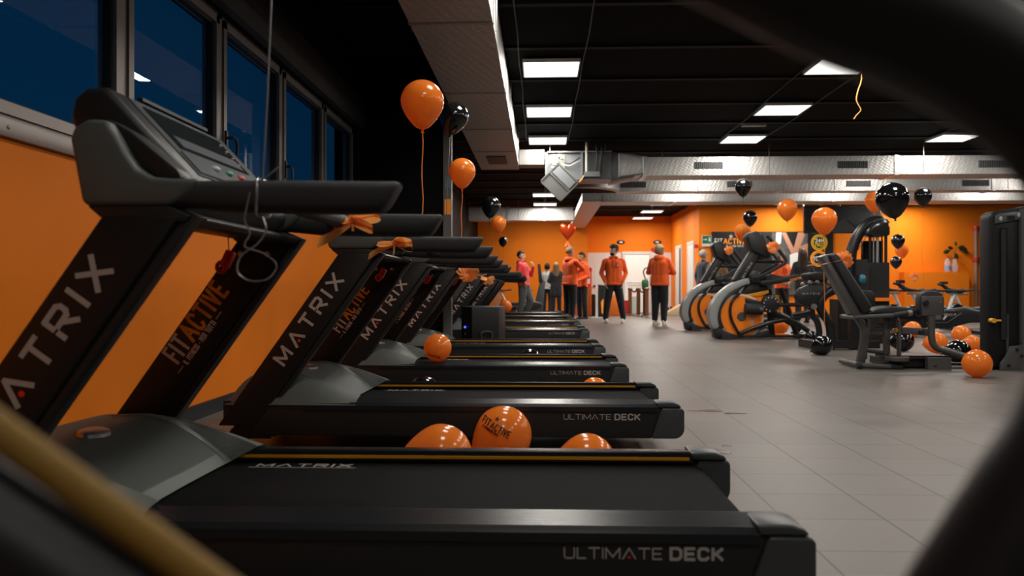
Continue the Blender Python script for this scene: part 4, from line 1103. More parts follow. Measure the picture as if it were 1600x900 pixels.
def climber():
    z7 = lambda u, v: (1050 + u/5.625, 400 + v/5.625)
    z3 = lambda u, v: (1080 + u/5.0, 300 + v/5.0)
    q = Side(12.1, 1110)
    root = empty('stair_climber')
    W0, W1 = 0.0, 0.30; ym = 0.33
    # cross feet
    xx = q(1132, 530)[0]
    for nm, x in (('front_foot', xx), ('rear_foot', q(1262, 530)[0])):
        mb = MB(); mb.box((x-0.05, -0.12, 0.02), (x+0.05, 0.55, 0.075), 0.02, 3); f = mb.build(nm, M_black_plastic, root)
        for yy in (-0.15, 0.50):
            mb = MB(); mb.box((x-0.065, yy, 0.0), (x+0.10, yy+0.10, 0.085), 0.025, 3); mb.build('foot_cap', M_grip, f)
    mb = MB(); a, b = q(1125, 526), q(1266, 528)
    mb.box((a[0], 0.12, 0.02), (b[0], 0.32, 0.065), 0.012); mb.box((a[0]+0.5, 0.06, 0.02), (b[0], 0.13, 0.055), 0.01); mb.build('base_rail', M_tube_black, root)
    a, b = q(1215, 521), q(1233, 521); mb = MB(); mb.box((a[0], 0.10, 0.058), (b[0], 0.155, 0.075), 0.004); mb.build('orange_mark', M_fly, root)
    # grey swept arm
    outer = [(375,650),(345,600),(330,545),(335,490),(350,440),(372,395),(405,350),(450,305),(500,265),(560,228),(625,205),(688,190)]
    inner = [(690,244),(650,252),(610,268),(560,292),(510,325),(470,365),(440,410),(420,455),(408,505),(405,550),(410,590),(420,625)]
    mb = MB(); mb.prism([q(*z7(*p)) for p in outer+inner], W0+0.02, W1-0.02, 'xz', 0.014, 2, ang=40); mb.build('swept_arm', M_grey_arm, root)
    o2 = [(425,640),(412,600),(404,550),(406,505),(418,455),(438,408),(470,362),(512,322),(562,290),(612,266),(690,244)]
    i2 = [(690,262),(640,290),(585,318),(535,355),(497,395),(468,440),(450,490),(446,540),(454,590),(475,640)]
    i2 = [(a[0]*.62+b[0]*.38, a[1]*.62+b[1]*.38) for a, b in zip(reversed(o2[:10]), i2)] if False else [(430+(p[0]-430)*1.0-12, p[1]-10) for p in i2]
    mb = MB(); mb.prism([q(*z7(*p)) for p in o2+i2], W0+0.035, W1-0.035, 'xz', 0.008, 2, ang=40); mb.build('inner_arch', M_black_plastic, root)
    # base housing
    mb = MB(); mb.prism([q(*z7(*p)) for p in [(370,640),(430,625),(480,665),(560,690),(640,700),(760,690),(860,640),(880,700),(860,722),(380,722)]], W0+0.05, W1-0.05, 'xz', 0.012, 2, ang=40); mb.build('base_housing', M_black_plastic, root)
    # flywheel
    c = q(*z7(622, 532)); rf = 196/5.625*12.1/FPX
    cut = 0.02
    def disc(mb, r, y0, y1): 
        pts = [(c[0]+r*math.cos(2*math.pi*k/56), max(cut, c[1]+r*math.sin(2*math.pi*k/56))) for k in range(56)]
        mb.prism(pts, y0, y1, 'xz')
    mb = MB(); disc(mb, rf, 0.085, W1-0.085); fw_ = mb.build('flywheel', M_rim, root)
    mb = MB(); disc(mb, rf*0.925, 0.075, 0.09); fo = mb.build('orange_cover', M_fly, fw_)
    mb = MB(); mb.lathe([(0, 0.055), (0.060, 0.057), (0.068, 0.064), (0.068, 0.08)], 24, (c[0], 0, c[1]), 'y'); mb.build('hub', M_frame_grey, fw_)
    mb = MB(); pz = q(*z7(700, 600))
    lettering(mb, 'FITACTIVE', 0.055, 0.011, lambda x, y, l: (pz[0]-y+0.055, 0.0745-l, pz[1]+x), wx=0.40, gap=0.2, bar=True); mb.build('lettering', M_text_lit, fo, smooth=False)
    # black sector over the wheel with the round brake dial and roller grip
    mb = MB(); mb.prism([q(*z7(*p)) for p in [(650,365),(800,400),(830,450),(700,440),(655,410)]], 0.055, 0.20, 'xz', 0.012); mb.build('brake_cover', M_black_plastic, root)
    c2 = q(*z7(868, 424)); mb = MB(); mb.lathe([(0, -0.02), (0.075, -0.018), (0.128, -0.005), (0.134, 0.02), (0.134, 0.10)], 30, (c2[0], 0, c2[1]), 'y'); dl = mb.build('crank_dial', M_black_plastic, root)
    for k in range(9):
        a = R(20+30*k); mb = MB(); mb.ball((c2[0]+0.105*math.cos(a), -0.012, c2[1]+0.105*math.sin(a)), 0.009, sy=0.4, n=8, m=6); mb.build('rivet', M_white_cap, dl)
    mb = MB(); a, b = q(*z7(640, 460)), q(*z7(790, 470)); mb.tube([(a[0], -0.02, a[1]), (a[0]+.02, -0.02, a[1]), (b[0]-0.02, -0.02, b[1]), (b[0], -0.02, b[1])], [0.075, 0.085, 0.085, 0.07], 16); ro = mb.build('foot_roller', M_grip, root)
    mb = MB(); mb.ball((b[0]-0.03, -0.10, b[1]), 0.035, sy=0.6, n=14, m=8); mb.build('roller_cap', M_frame_grey, ro)
    # strap over the wheel
    mb = MB(); mb.tube(q.path([z7(600,330), z7(540,390), z7(518,470), z7(530,560), z7(575,650), z7(600,690)], 0.05), 0.022, 8); mb.build('guard_strap', M_tube_black, root)
    # leaning neck and console
    mb = MB(); mb.prism([q(*z3(*p)) for p in [(335,692),(500,430),(575,470),(430,690),(410,720)]], 0.08, 0.28, 'xz', 0.03, 3); nk = mb.build('neck', M_black_plastic, root)
    a, b = Vector(q(*z3(420,675))), Vector(q(*z3(505,535))); dd = (b-a).normalized()
    mb = MB(); lettering(mb, 'MATRIX', 0.034, 0.006, lambda x, y, l: (a.x+dd.x*x-dd.y*y, 0.08-l, a.y+dd.y*x+dd.x*y), wx=0.9, gap=0.6); mb.build('lettering', M_text, nk, smooth=False)
    mb = MB(); mb.prism([q(*z3(*p)) for p in [(440,345),(458,318),(500,302),(528,304),(545,318),(632,502),(605,522),(562,492),(500,470),(468,440)]], 0.03, 0.34, 'xz', 0.025, 3); cs = mb.build('console', M_black_plastic, root)
    a, b = q(*z3(553,330)), q(*z3(628,492)); mb = MB(); mb.raw([(a[0], 0.05, a[1]), (b[0], 0.05, b[1]), (b[0], 0.32, b[1]), (a[0], 0.32, a[1]), (a[0]+.012, 0.05, a[1]+.006), (b[0]+.012, 0.05, b[1]+.006), (b[0]+.012, 0.32, b[1]+.006), (a[0]+.012, 0.32, a[1]+.006)], [(3,2,1,0),(4,5,6,7),(0,1,5,4),(1,2,6,5),(2,3,7,6),(3,0,4,7)]); mb.build('screen', M_screen, cs, smooth=False)
    # hand bars each side
    for yy in (0.0, 0.40):
        mb = MB(); mb.tube(q.path([z3(590,338), z3(625,375), z3(690,460), z3(738,525), z3(735,550), z3(700,575), z3(610,625), z3(530,662), z3(480,668)], yy), 0.026, 8); hb = mb.build('hand_bar', M_grip, root)
        mb = MB(); mb.tube(q.path([z3(545,540), z3(620,540), z3(715,545)], yy), 0.018, 8); mb.build('brace', M_tube_black, hb)
    mb = MB(); mb.tube([q.at(*z3(560,520), 0.0), q.at(*z3(560,520), 0.40)], 0.022, 8); mb.build('cross_bar', M_tube_black, root)
    # pivot and long arms to the rear
    c3 = q(*z3(500,660)); mb = MB(); mb.lathe([(0, -0.02), (0.06, -0.018), (0.09, 0.0), (0.09, 0.40), (0.06, 0.42), (0, 0.42)], 22, (c3[0], 0, c3[1]), 'y'); mb.build('pivot', M_black_plastic, root)
    for yy, nm in ((0.02, 1), (0.36, 0)):
        mb = MB(); mb.prism([q(*z3(*p)) for p in [(540,700),(600,690),(760,660),(900,636),(905,662),(770,700),(620,728),(560,730)]], yy, yy+0.05, 'xz', 0.01); arm = mb.build('pedal_arm', M_black_plastic, root)
        if nm:
            a, b = Vector(q(*z3(780,697))), Vector(q(*z3(880,672))); dd = (b-a).normalized()
            mb = MB(); lettering(mb, 'FITACTIVE', 0.030, 0.006, lambda x, y, l: (a.x+dd.x*x-dd.y*y, yy-l, a.y+dd.y*x+dd.x*y), wx=0.55, gap=0.3, bar=True); mb.build('lettering', M_text_orange, arm, smooth=False)
        mb = MB(); mb.prism([q(*z3(*p)) for p in [(590,655),(640,640),(700,652),(760,668),(640,690),(580,690)]], yy+0.005, yy+0.20 if nm else yy+0.045, 'xz', 0.015); mb.build('footplate', M_grip, root)
    mb = MB(); mb.prism([q(*z3(*p)) for p in [(400,812),(620,765),(622,790),(560,812),(430,818)]], 0.10, 0.30, 'xz', 0.006); mb.build('yellow_cover', M_yel, root)
    mb = MB(); mb.prism([q(*z7(*p)) for p in [(690,240),(830,230),(880,290),(640,345),(620,330)]], 0.12, 0.30, 'xz', 0.012); mb.build('shroud', M_black_plastic, root)
    for pts, r in (([(600,682),(700,640),(860,588),(1040,550),(1220,512)], 0.034), ([(930,432),(1060,430),(1170,430)], 0.028), ([(900,490),(1010,545),(1110,600),(1200,660)], 0.040)):
        for yy in (0.0, 0.38):
            mb = MB(); mb.tube(q.path([z7(*p) for p in pts], yy), r, 10); mb.build('link_bar', M_tube_black, root)
    mb = MB(); mb.prism([q(*z7(*p)) for p in [(968,345),(992,345),(1016,525),(988,525)]], 0.30, 0.36, 'xz', 0.005); mb.build('yellow_post', M_yel, root)
    mb = MB(); mb.tube(q.path([z7(890,290), z7(905,500), z7(920,715)], 0.25), 0.05, 10); mb.tube(q.path([z7(1000,280), z7(1070,480), z7(1140,700)], 0.25), 0.04, 10); mb.build('rear_post', M_tube_black, root)
    root.location = (q.x0, 12.1, 0)
    return root
cl = climber()
tag(cl, 'nearest black stair climber with large orange flywheel and grey swept arm', 'climber machine', 'stair climbers side by side')
cl2 = copy_tree(cl); cl2.location = (P(1066, 453, 14.6).x, 14.6, 0)
tag(cl2, 'farther stair climber behind the first, its orange flywheel partly hidden', 'climber machine', 'stair climbers side by side')
pom = [(k*33, 0.95+0.1*(k % 3), .6, (-1)**k*.6) for k in range(11)]
bow('gift_bow', P(1208, 386, 12.0), 0.085, 'orange pompom bow on the nearest stair climber console', pom, [])
bow('gift_bow', P(1139, 391, 14.5), 0.075, 'small orange pompom bow on the farther stair climber console', pom, [])

# ---- machine with the fan-shaped black shield
q = Side(10.0, 1245)
t = empty('leg_press', (q.x0, 10.0, 0), 0, 'black leg machine with fan-shaped shield, bent tubes and flat padded top', 'leg machine')
z7 = lambda u, v: (1050 + u/5.625, 400 + v/5.625); z6 = lambda u, v: (1040 + u/3.103, 270 + v/3.103)
fan_ = [z6(628,600), z6(632,580), z6(650,560), z6(690,543), z6(730,538), z6(775,548), z6(800,570), z6(770,600), z6(735,640), z6(715,652), z6(660,640), z6(640,622)]
mb = MB(); mb.prism([q(*p) for p in fan_], 0.0, 0.10, 'xz', 0.02, 2); sh = mb.build('fan_shield', M_black_plastic, t)
a = q(*z6(665,590)); mb = MB(); lettering(mb, 'MATRIX', 0.022, 0.004, lambda x, y, l: (a[0]+x, -l, a[1]+y), wx=0.9, gap=0.9); mb.build('lettering', M_text, sh, smooth=False)
mb = MB(); mb.prism([q(*p) for p in [z6(690,488), z6(740,480), z6(800,482), z6(840,500), z6(850,520), z6(790,530), z6(720,525), z6(700,510)]], 0.02, 0.34, 'xz', 0.03, 3); mb.build('top_pad', M_vinyl, t)
for k, (u, v) in enumerate(((665,540), (700,532), (735,530), (790,532), (812,528))):
    mb = MB(); c = q(*z6(u, v)); mb.lathe([(0, -0.03), (0.020, -0.028), (0.024, -0.015), (0.024, 0.02)], 14, (c[0], 0, c[1]), 'y'); mb.build('pivot_cap', M_steel, t)
for pts, r, nm in (([z6(715,648), z6(718,690), z6(740,720), z6(752,770), z6(748,800)], 0.040, 'lever_tube'), ([z6(860,560), z6(800,578), z6(765,610), z6(755,650), z6(775,690), z6(800,730), z6(808,790), z6(806,860)], 0.055, 'bent_tube'), ([z6(620,690), z6(680,680), z6(720,665)], 0.03, 'link_tube')):
    mb = MB(); mb.tube(q.path(pts, 0.05, 5), r, 12); mb.build(nm, M_tube_black, t)
mb = MB(); c = q(*z6(718,650)); mb.lathe([(0, -0.03), (0.035, -0.028), (0.040, 0.0), (0.040, 0.10)], 16, (c[0], 0, c[1]), 'y'); mb.build('pivot_cap', M_steel, t)
a, b = q(*z6(745,850)), q(*z6(960,850))
mb = MB(); mb.box((a[0], 0.0, 0.02), (b[0]+0.2, 0.10, 0.11), 0.012); mb.box((a[0]-0.05, -0.05, 0), (a[0]+0.08, 0.65, 0.10), 0.015); mb.build('base_frame', M_tube_black, t)
mb = MB(); x = q(*z6(900,700))[0]; mb.box((x, 0.02, 0.0), (x+0.10, 0.12, 0.92), 0.01); mb.build('upright', M_tube_black, t)
mb = MB(); x = q(*z6(880,700))[0]; mb.box((x, 0.30, 0.0), (x+0.34, 0.60, 0.62), 0.02); mb.build('weight_housing', M_black_plastic, t)
mb = MB(); mb.prism([q(*p) for p in [z6(780,545), z6(800,540), z6(830,565), z6(815,575)]], 0.12, 0.2, 'xz', 0.005); mb.build('yellow_handle', M_yel, t)

# ---- seated leg machine with tall weight tower
q = Side(7.6, 1338)
Z = lambda u, v: (1300 + u/4.737, 420 + v/4.737)
Y = lambda u, v: (1260 + u/2.727, 280 + v/2.727)
t = empty('abductor_machine', (q.x0, 7.6, 0), 0, 'seated leg machine with slanted black backrest, knee pads and gunmetal frame', 'leg machine')
w0, w1 = 0.0, 0.26
# backrest
mb = MB(); mb.prism([q(*p) for p in [Y(98,322), Y(130,313), Y(150,330), Y(287,540), Y(272,570), Y(247,577)]], w0+0.02, w1-0.02, 'xz', 0.022, 3); br = mb.build('backrest', M_vinyl, t)
mb = MB(); mb.prism([q(*p) for p in [Y(74,330), Y(98,318), Y(108,335), Y(245,575), Y(240,600), Y(205,580)]], w0+0.05, w1-0.05, 'xz', 0.008); mb.build('back_tube', M_frame_grey, br)
mb = MB(); mb.prism([q(*p) for p in [Z(265,332), Z(330,292), Z(440,276), Z(640,290), Z(630,332), Z(430,342)]], w0, w1, 'xz', 0.02, 3); st_ = mb.build('seat', M_vinyl, t)
mb = MB(); mb.prism([q(*p) for p in [Z(280,334), Z(430,346), Z(620,336), Z(615,352), Z(430,360), Z(285,350)]], w0+0.05, w1-0.05, 'xz', 0.006); mb.build('seat_plate', M_frame_grey, st_)
# grab rail under the seat
for yy in (-0.04, w1+0.04):
    mb = MB(); mb.tube(q.path([Z(150,360), Z(300,352), Z(445,343)], yy, 3), 0.021, 12); gr = mb.build('seat_rail', M_frame_grey, t)
    mb = MB(); mb.tube(q.path([Z(440,344), Z(545,328)], yy, 3), 0.025, 12); mb.build('rubber_grip', M_grip, gr)
    mb = MB(); mb.tube(q.path([Z(545,328), Z(575,324)], yy, 3), 0.027, 12); mb.build('steel_collar', M_steel, gr)
mb = MB(); mb.tube([q.at(*Z(165,360), -0.04), q.at(*Z(165,360), w1+0.04)], 0.02, 10); mb.build('rear_cross_tube', M_frame_grey, t)
# legs
mb = MB(); mb.prism([q(*p) for p in [Z(205,375), Z(262,372), Z(305,440), Z(305,530), Z(272,712), Z(215,712), Z(250,530), Z(250,455)]], 0.08, 0.15, 'xz', 0.010); mb.build('leg', M_frame_grey, t)
mb = MB(); mb.prism([q(*p) for p in [Z(325,370), Z(362,370), Z(360,690), Z(330,690)]], 0.30, 0.36, 'xz', 0.006); mb.build('leg', M_frame_grey, t)
for (u0, u1, v0, v1, yy) in ((425,468,360,640,0.10), (500,522,380,660,0.02)):
    mb = MB(); mb.prism([q(*p) for p in [Z(u0,v0), Z(u1,v0), Z(u1,v1), Z(u0,v1)]], yy, yy+0.05, 'xz', 0.006); mb.build('post', M_frame_grey, t)
for (u0, v0, u1, v1, r) in ((290,610,430,630,0.022), (440,500,520,490,0.014), (370,430,440,420,0.02), (330,490,440,495,0.02)):
    mb = MB(); mb.tube(q.path([Z(u0,v0), Z(u1,v1)], 0.16, 3), r, 10); mb.build('brace', M_frame_grey, t)
mb = MB(); mb.tube(q.path([Z(190,715), Z(300,718), Z(430,724)], -0.02, 3), 0.026, 12); ft = mb.build('foot_bar', M_frame_grey, t)
mb = MB(); mb.tube(q.path([Z(178,714), Z(212,714)], -0.02, 3), 0.031, 12); mb.build('rubber_cap', M_grip, ft)
mb = MB(); mb.tube(q.path([Z(425,722), Z(505,728)], -0.02, 3), 0.034, 12); mb.build('rubber_cap', M_grip, ft)
mb = MB(); mb.tube([q.at(*Z(215,715), -0.02), q.at(*Z(215,715), 0.50)], 0.026, 10); mb.build('foot_cross', M_frame_grey, t)
# base with plate and box
a, b = q(*Z(425,640)), q(*Z(860,652)); mb = MB(); mb.box((a[0], 0.0, b[1]-0.02), (b[0], 0.32, b[1]+0.012), 0.006); mb.box((a[0]+0.02, 0.04, 0.02), (b[0], 0.50, b[1]-0.03), 0.01); mb.box((a[0]-0.08, 0.10, 0.0), (b[0]+0.8, 0.18, 0.05), 0.006); mb.build('base_platform', M_black_plastic, t)
a, b = q(*Z(688,655)), q(*Z(860,755)); mb = MB(); mb.box((a[0], -0.06, b[1]), (b[0], 0.0, a[1]), 0.006); bx = mb.build('front_plate', M_frame_grey, t)
mb = MB(); c = q(*Z(740,712)); mb.ball((c[0], -0.06, c[1]), 0.014, sy=0.4, n=10, m=6); mb.build('bolt', M_black_plastic, bx)
mb = MB(); c = q(*Z(482,664)); mb.lathe([(0, 0.02), (0.10, 0.018), (0.105, 0.0), (0.10, -0.02), (0, -0.02)], 26, (c[0], 0.0, c[1])); mb.build('round_plate', M_frame_grey, t)
mb = MB(); mb.tube(q.path([Z(862,735), Z(985,738)], 0.05, 3), 0.02, 10); mb.build('base_tube', M_frame_grey, t)
# knee pads: far one and near one with its grey plate
def padshape(u0, u1, v0, v1, yy, dp):
    w = u1-u0; h = v1-v0
    pts = [Z(u0,v1), Z(u0,v0+h*.30), Z(u0+w*.08,v0+h*.12), Z(u0+w*.25,v0+h*.02), Z(u0+w*.5,v0), Z(u0+w*.75,v0+h*.02), Z(u0+w*.92,v0+h*.12), Z(u1,v0+h*.30), Z(u1,v1), Z(u1-w*.1,v1+h*.08), Z(u0+w*.1,v1+h*.08)]
    mb = MB(); mb.prism([q(*p) for p in pts], yy, yy+dp, 'xz', 0.02, 2); return mb
padshape(330, 490, 160, 300, 0.50, 0.10).build('knee_pad', M_vinyl, t)
kp = padshape(655, 842, 162, 345, 0.02, 0.10).build('knee_pad', M_vinyl, t)
mb = MB(); mb.prism([q(*p) for p in [Z(668,202), Z(825,202), Z(825,348), Z(668,348)]], 0.0, 0.022, 'xz', 0.005); pl = mb.build('pad_plate', M_frame_grey, kp)
mb = MB(); c = q(*Z(690,250)); mb.lathe([(0, -0.03), (0.024, -0.028), (0.026, 0.0)], 14, (c[0], 0, c[1]), 'y'); mb.build('knob', M_black_plastic, pl)
mb = MB(); c = q(*Z(803,245)); mb.ball((c[0], 0, c[1]), 0.008, n=8, m=6); mb.build('screw', M_chrome, pl)
mb = MB(); c0 = q(*Z(790,360)); mb.box((c0[0]-0.03, 0.0, c0[1]-0.02), (c0[0]+0.02, 0.03, c0[1]+0.02), 0.004); mb.build('bracket', M_steel, pl)
mb = MB(); mb.tube(q.path([Z(740,350), Z(740,430), Z(740,500), Z(752,555), Z(785,588), Z(840,605), Z(950,638), Z(1050,664)], 0.01, 5), 0.031, 14); lt = mb.build('leg_tube', M_frame_grey, t)
mb = MB(); mb.tube(q.path([Z(1005,650), Z(1052,665)], 0.01, 3), 0.035, 14); mb.build('end_sleeve', M_cap, lt)
mb = MB(); mb.tube([q.at(*Z(1040,660), 0.01), q.at(*Z(1092,640), 0.12)], 0.022, 10); mb.build('foot_peg', M_grip, lt)
mb = MB(); mb.prism([q(*p) for p in [Z(520,432), Z(720,442), Z(762,425), Z(762,490), Z(720,498), Z(525,482)]], 0.02, 0.08, 'xz', 0.008); ha = mb.build('swing_arm', M_frame_grey, t)
mb = MB(); c = q(*Z(665,470)); mb.lathe([(0, -0.02), (0.022, -0.018), (0.024, 0.02)], 14, (c[0], 0, c[1]), 'y'); mb.build('knob', M_black_plastic, ha)
mb = MB(); mb.tube(q.path([Z(483,456), Z(500,455), Z(524,452)], 0.05, 3), 0.022, 10); mb.build('orange_pin', M_yel, ha)
# weight tower
lo = q(1527, 580); hi = q(1589, 330); lo = (lo[0]+0.085, lo[1]); zt = 1.475
mb = MB(); mb.prism([(lo[0], 0.02), (lo[0], zt-0.06), (lo[0]+0.02, zt-0.02), (lo[0]+0.06, zt-0.005), (hi[0]+0.02, zt+0.035), (hi[0]+0.30, zt+0.035), (hi[0]+0.30, 0.02)], -0.05, 0.13, 'xz', 0.03, 3); tw = mb.build('weight_tower', M_tower, t)
mb = MB(); mb.box((lo[0]+0.10, -0.062, 0.28), (lo[0]+0.145, -0.045, 1.30), 0.004); mb.build('selector_slot', M_gasket, tw)
mb = MB(); mb.box((lo[0]+0.09, -0.058, 0.30), (lo[0]+0.155, -0.046, 1.31), 0.006); mb.build('slot_frame', M_black_gloss, tw)
mb = MB(); mb.box((lo[0]+0.15, -0.056, 0.16), (lo[0]+0.17, -0.046, 0.52)); mb.build('weight_scale', M_cap, tw)
mb = MB(); mb.prism([(lo[0]+0.045, zt-0.125), (lo[0]+0.05, zt-0.05), (lo[0]+0.09, zt-0.03), (lo[0]+0.30, zt-0.005), (lo[0]+0.315, zt-0.06), (lo[0]+0.27, zt-0.085)], -0.066, -0.045, 'xz', 0.006); tp = mb.build('display_panel', M_panel_face, tw)
for xx, zz in ((0.095, -0.078), (0.26, -0.045), (0.285, -0.05)):
    mb = MB(); mb.ball((lo[0]+xx, -0.066, zt+zz), 0.022, sx=0.7, sy=0.3, n=12, m=8); mb.build('dial', M_text, tp)
mb = MB(); mb.box((lo[0]+0.15, -0.070, zt-0.09), (lo[0]+0.22, -0.064, zt-0.05)); mb.build('small_screen', M_screen, tp, smooth=False)
mb = MB(); mb.box((hi[0]-0.01, -0.085, 0.02), (hi[0]+0.36, -0.02, zt+0.01), 0.02, 2); mb.build('side_panel', M_frame_grey, tw)
mb = MB(); c = q(1544, 500.5); mb.tube([(c[0], -0.10, c[1]), (c[0], -0.04, c[1])], 0.022, 12); mb.tube([(c[0]+0.01, -0.08, c[1]), (c[0]+0.07, -0.08, c[1])], 0.010, 8); mb.build('orange_pin', M_yel, tw)
mb = MB(); mb.prism([q(*p) for p in [Z(1195,750), Z(1198,690), Z(1235,640), Z(1262,570), Z(1370,555), Z(1370,750)]], -0.12, -0.09, 'xz', 0.005); gp = mb.build('gusset_plate', M_frame_grey, tw)
for u, v in ((1330,540), (1312,590), (1345,635), (1250,705)):
    mb = MB(); c = q(*Z(u, v)); mb.lathe([(0, -0.14), (0.012, -0.138), (0.014, -0.118)], 10, (c[0], 0, c[1]), 'y'); mb.build('bolt', M_black_plastic, gp)
# bow tied round the backrest
p = P(1318, 407, 7.75)
wr = [q.at(*Y(70,362), -0.0), q.at(*Y(165,342), -0.0), q.at(*Y(165,342), 0.45), q.at(*Y(70,362), 0.45)]
base = Vector((q.x0, 7.6, 0)) - p
bow('gift_bow', p, 0.085, 'orange pompom bow tied by a cord round the slanted backrest', pom, [], wrap=[tuple(Vector(v)+base) for v in wr])

# ---- cable machine with the curved tube and domed head
q = Side(11.2, 1340)
V = lambda u, v: (1270 + u/5.627, 280 + v/5.625)
t = empty('cable_machine', (q.x0, 11.2, 0), 0, 'tall black cable machine with curved tube arm and shiny domed head', 'cable machine')
mb = MB(); mb.tube(q.path([V(372,1100), V(370,760), V(375,640), V(400,560), V(445,470), V(510,395), V(580,362), V(640,362), V(675,400)], 0.15, 6), 0.075, 14); mb.build('curved_tube', M_tube_black, t)
mb = MB(); mb.prism([q(*p) for p in [V(470,478), V(490,440), V(530,395), V(580,358), V(630,352), V(668,372), V(690,412), V(692,470), V(688,498), V(560,505), V(520,495)]], 0.02, 0.30, 'xz', 0.05, 4); mb.build('domed_head', mat('gloss_head', (0.020, 0.021, 0.022), 0.14, coat=0.3), t)
for k, u in enumerate((535, 565, 600, 640, 675)):
    a, b = q(*V(u, 495)), q(*V(u, 1000)); mb = MB(); mb.tube([(a[0], 0.12, a[1]), (b[0], 0.12, 0.12)], 0.012 if k % 2 else 0.022, 8); mb.build('guide_rod', M_steel if k in (1, 2) else M_tube_black, t)
a, b = q(*V(520, 730)), q(*V(690, 730)); mb = MB(); mb.box((a[0], 0.06, 0.10), (b[0], 0.28, a[1]), 0.008); mb.build('weight_stack', M_black_plastic, t)
a, b = q(*V(515, 530)), q(*V(700, 530)); mb = MB(); mb.box((a[0], 0.30, 0.0), (b[0], 0.36, a[1]), 0.01); mb.build('back_shroud', M_black_gloss, t)
a = q(*V(385, 705)); b = q(*V(485, 860)); mb = MB(); mb.box((a[0], 0.0, b[1]-0.2), (b[0], 0.20, a[1]), 0.02); mb.build('pad_block', M_vinyl, t)
a, b = q(*V(360, 1100)), q(*V(700, 1100)); mb = MB(); mb.box((a[0], 0.0, 0.0), (b[0], 0.5, 0.10), 0.02); mb.build('base', M_tube_black, t)
a, b = q(1352, 467), q(1396, 470); mb = MB(); mb.box((a[0], -0.02, a[1]-0.03), (b[0], 0.06, a[1]+0.015), 0.006); mb.build('orange_crossbar', M_fly, t)
mb = MB(); mb.tube(q.path([V(505,500), V(470,560), V(430,620)], 0.15, 4), 0.006, 6); mb.build('cable', M_tube_black, t)
mb = MB(); c = q(*V(425, 880)); mb.ball((c[0], -0.05, c[1]), 0.05, sx=0.9, sz=1.4, n=14, m=8); o = mb.build('bottle_holder', mat('blue_bottle', (0.02, 0.13, 0.19), 0.3), t)

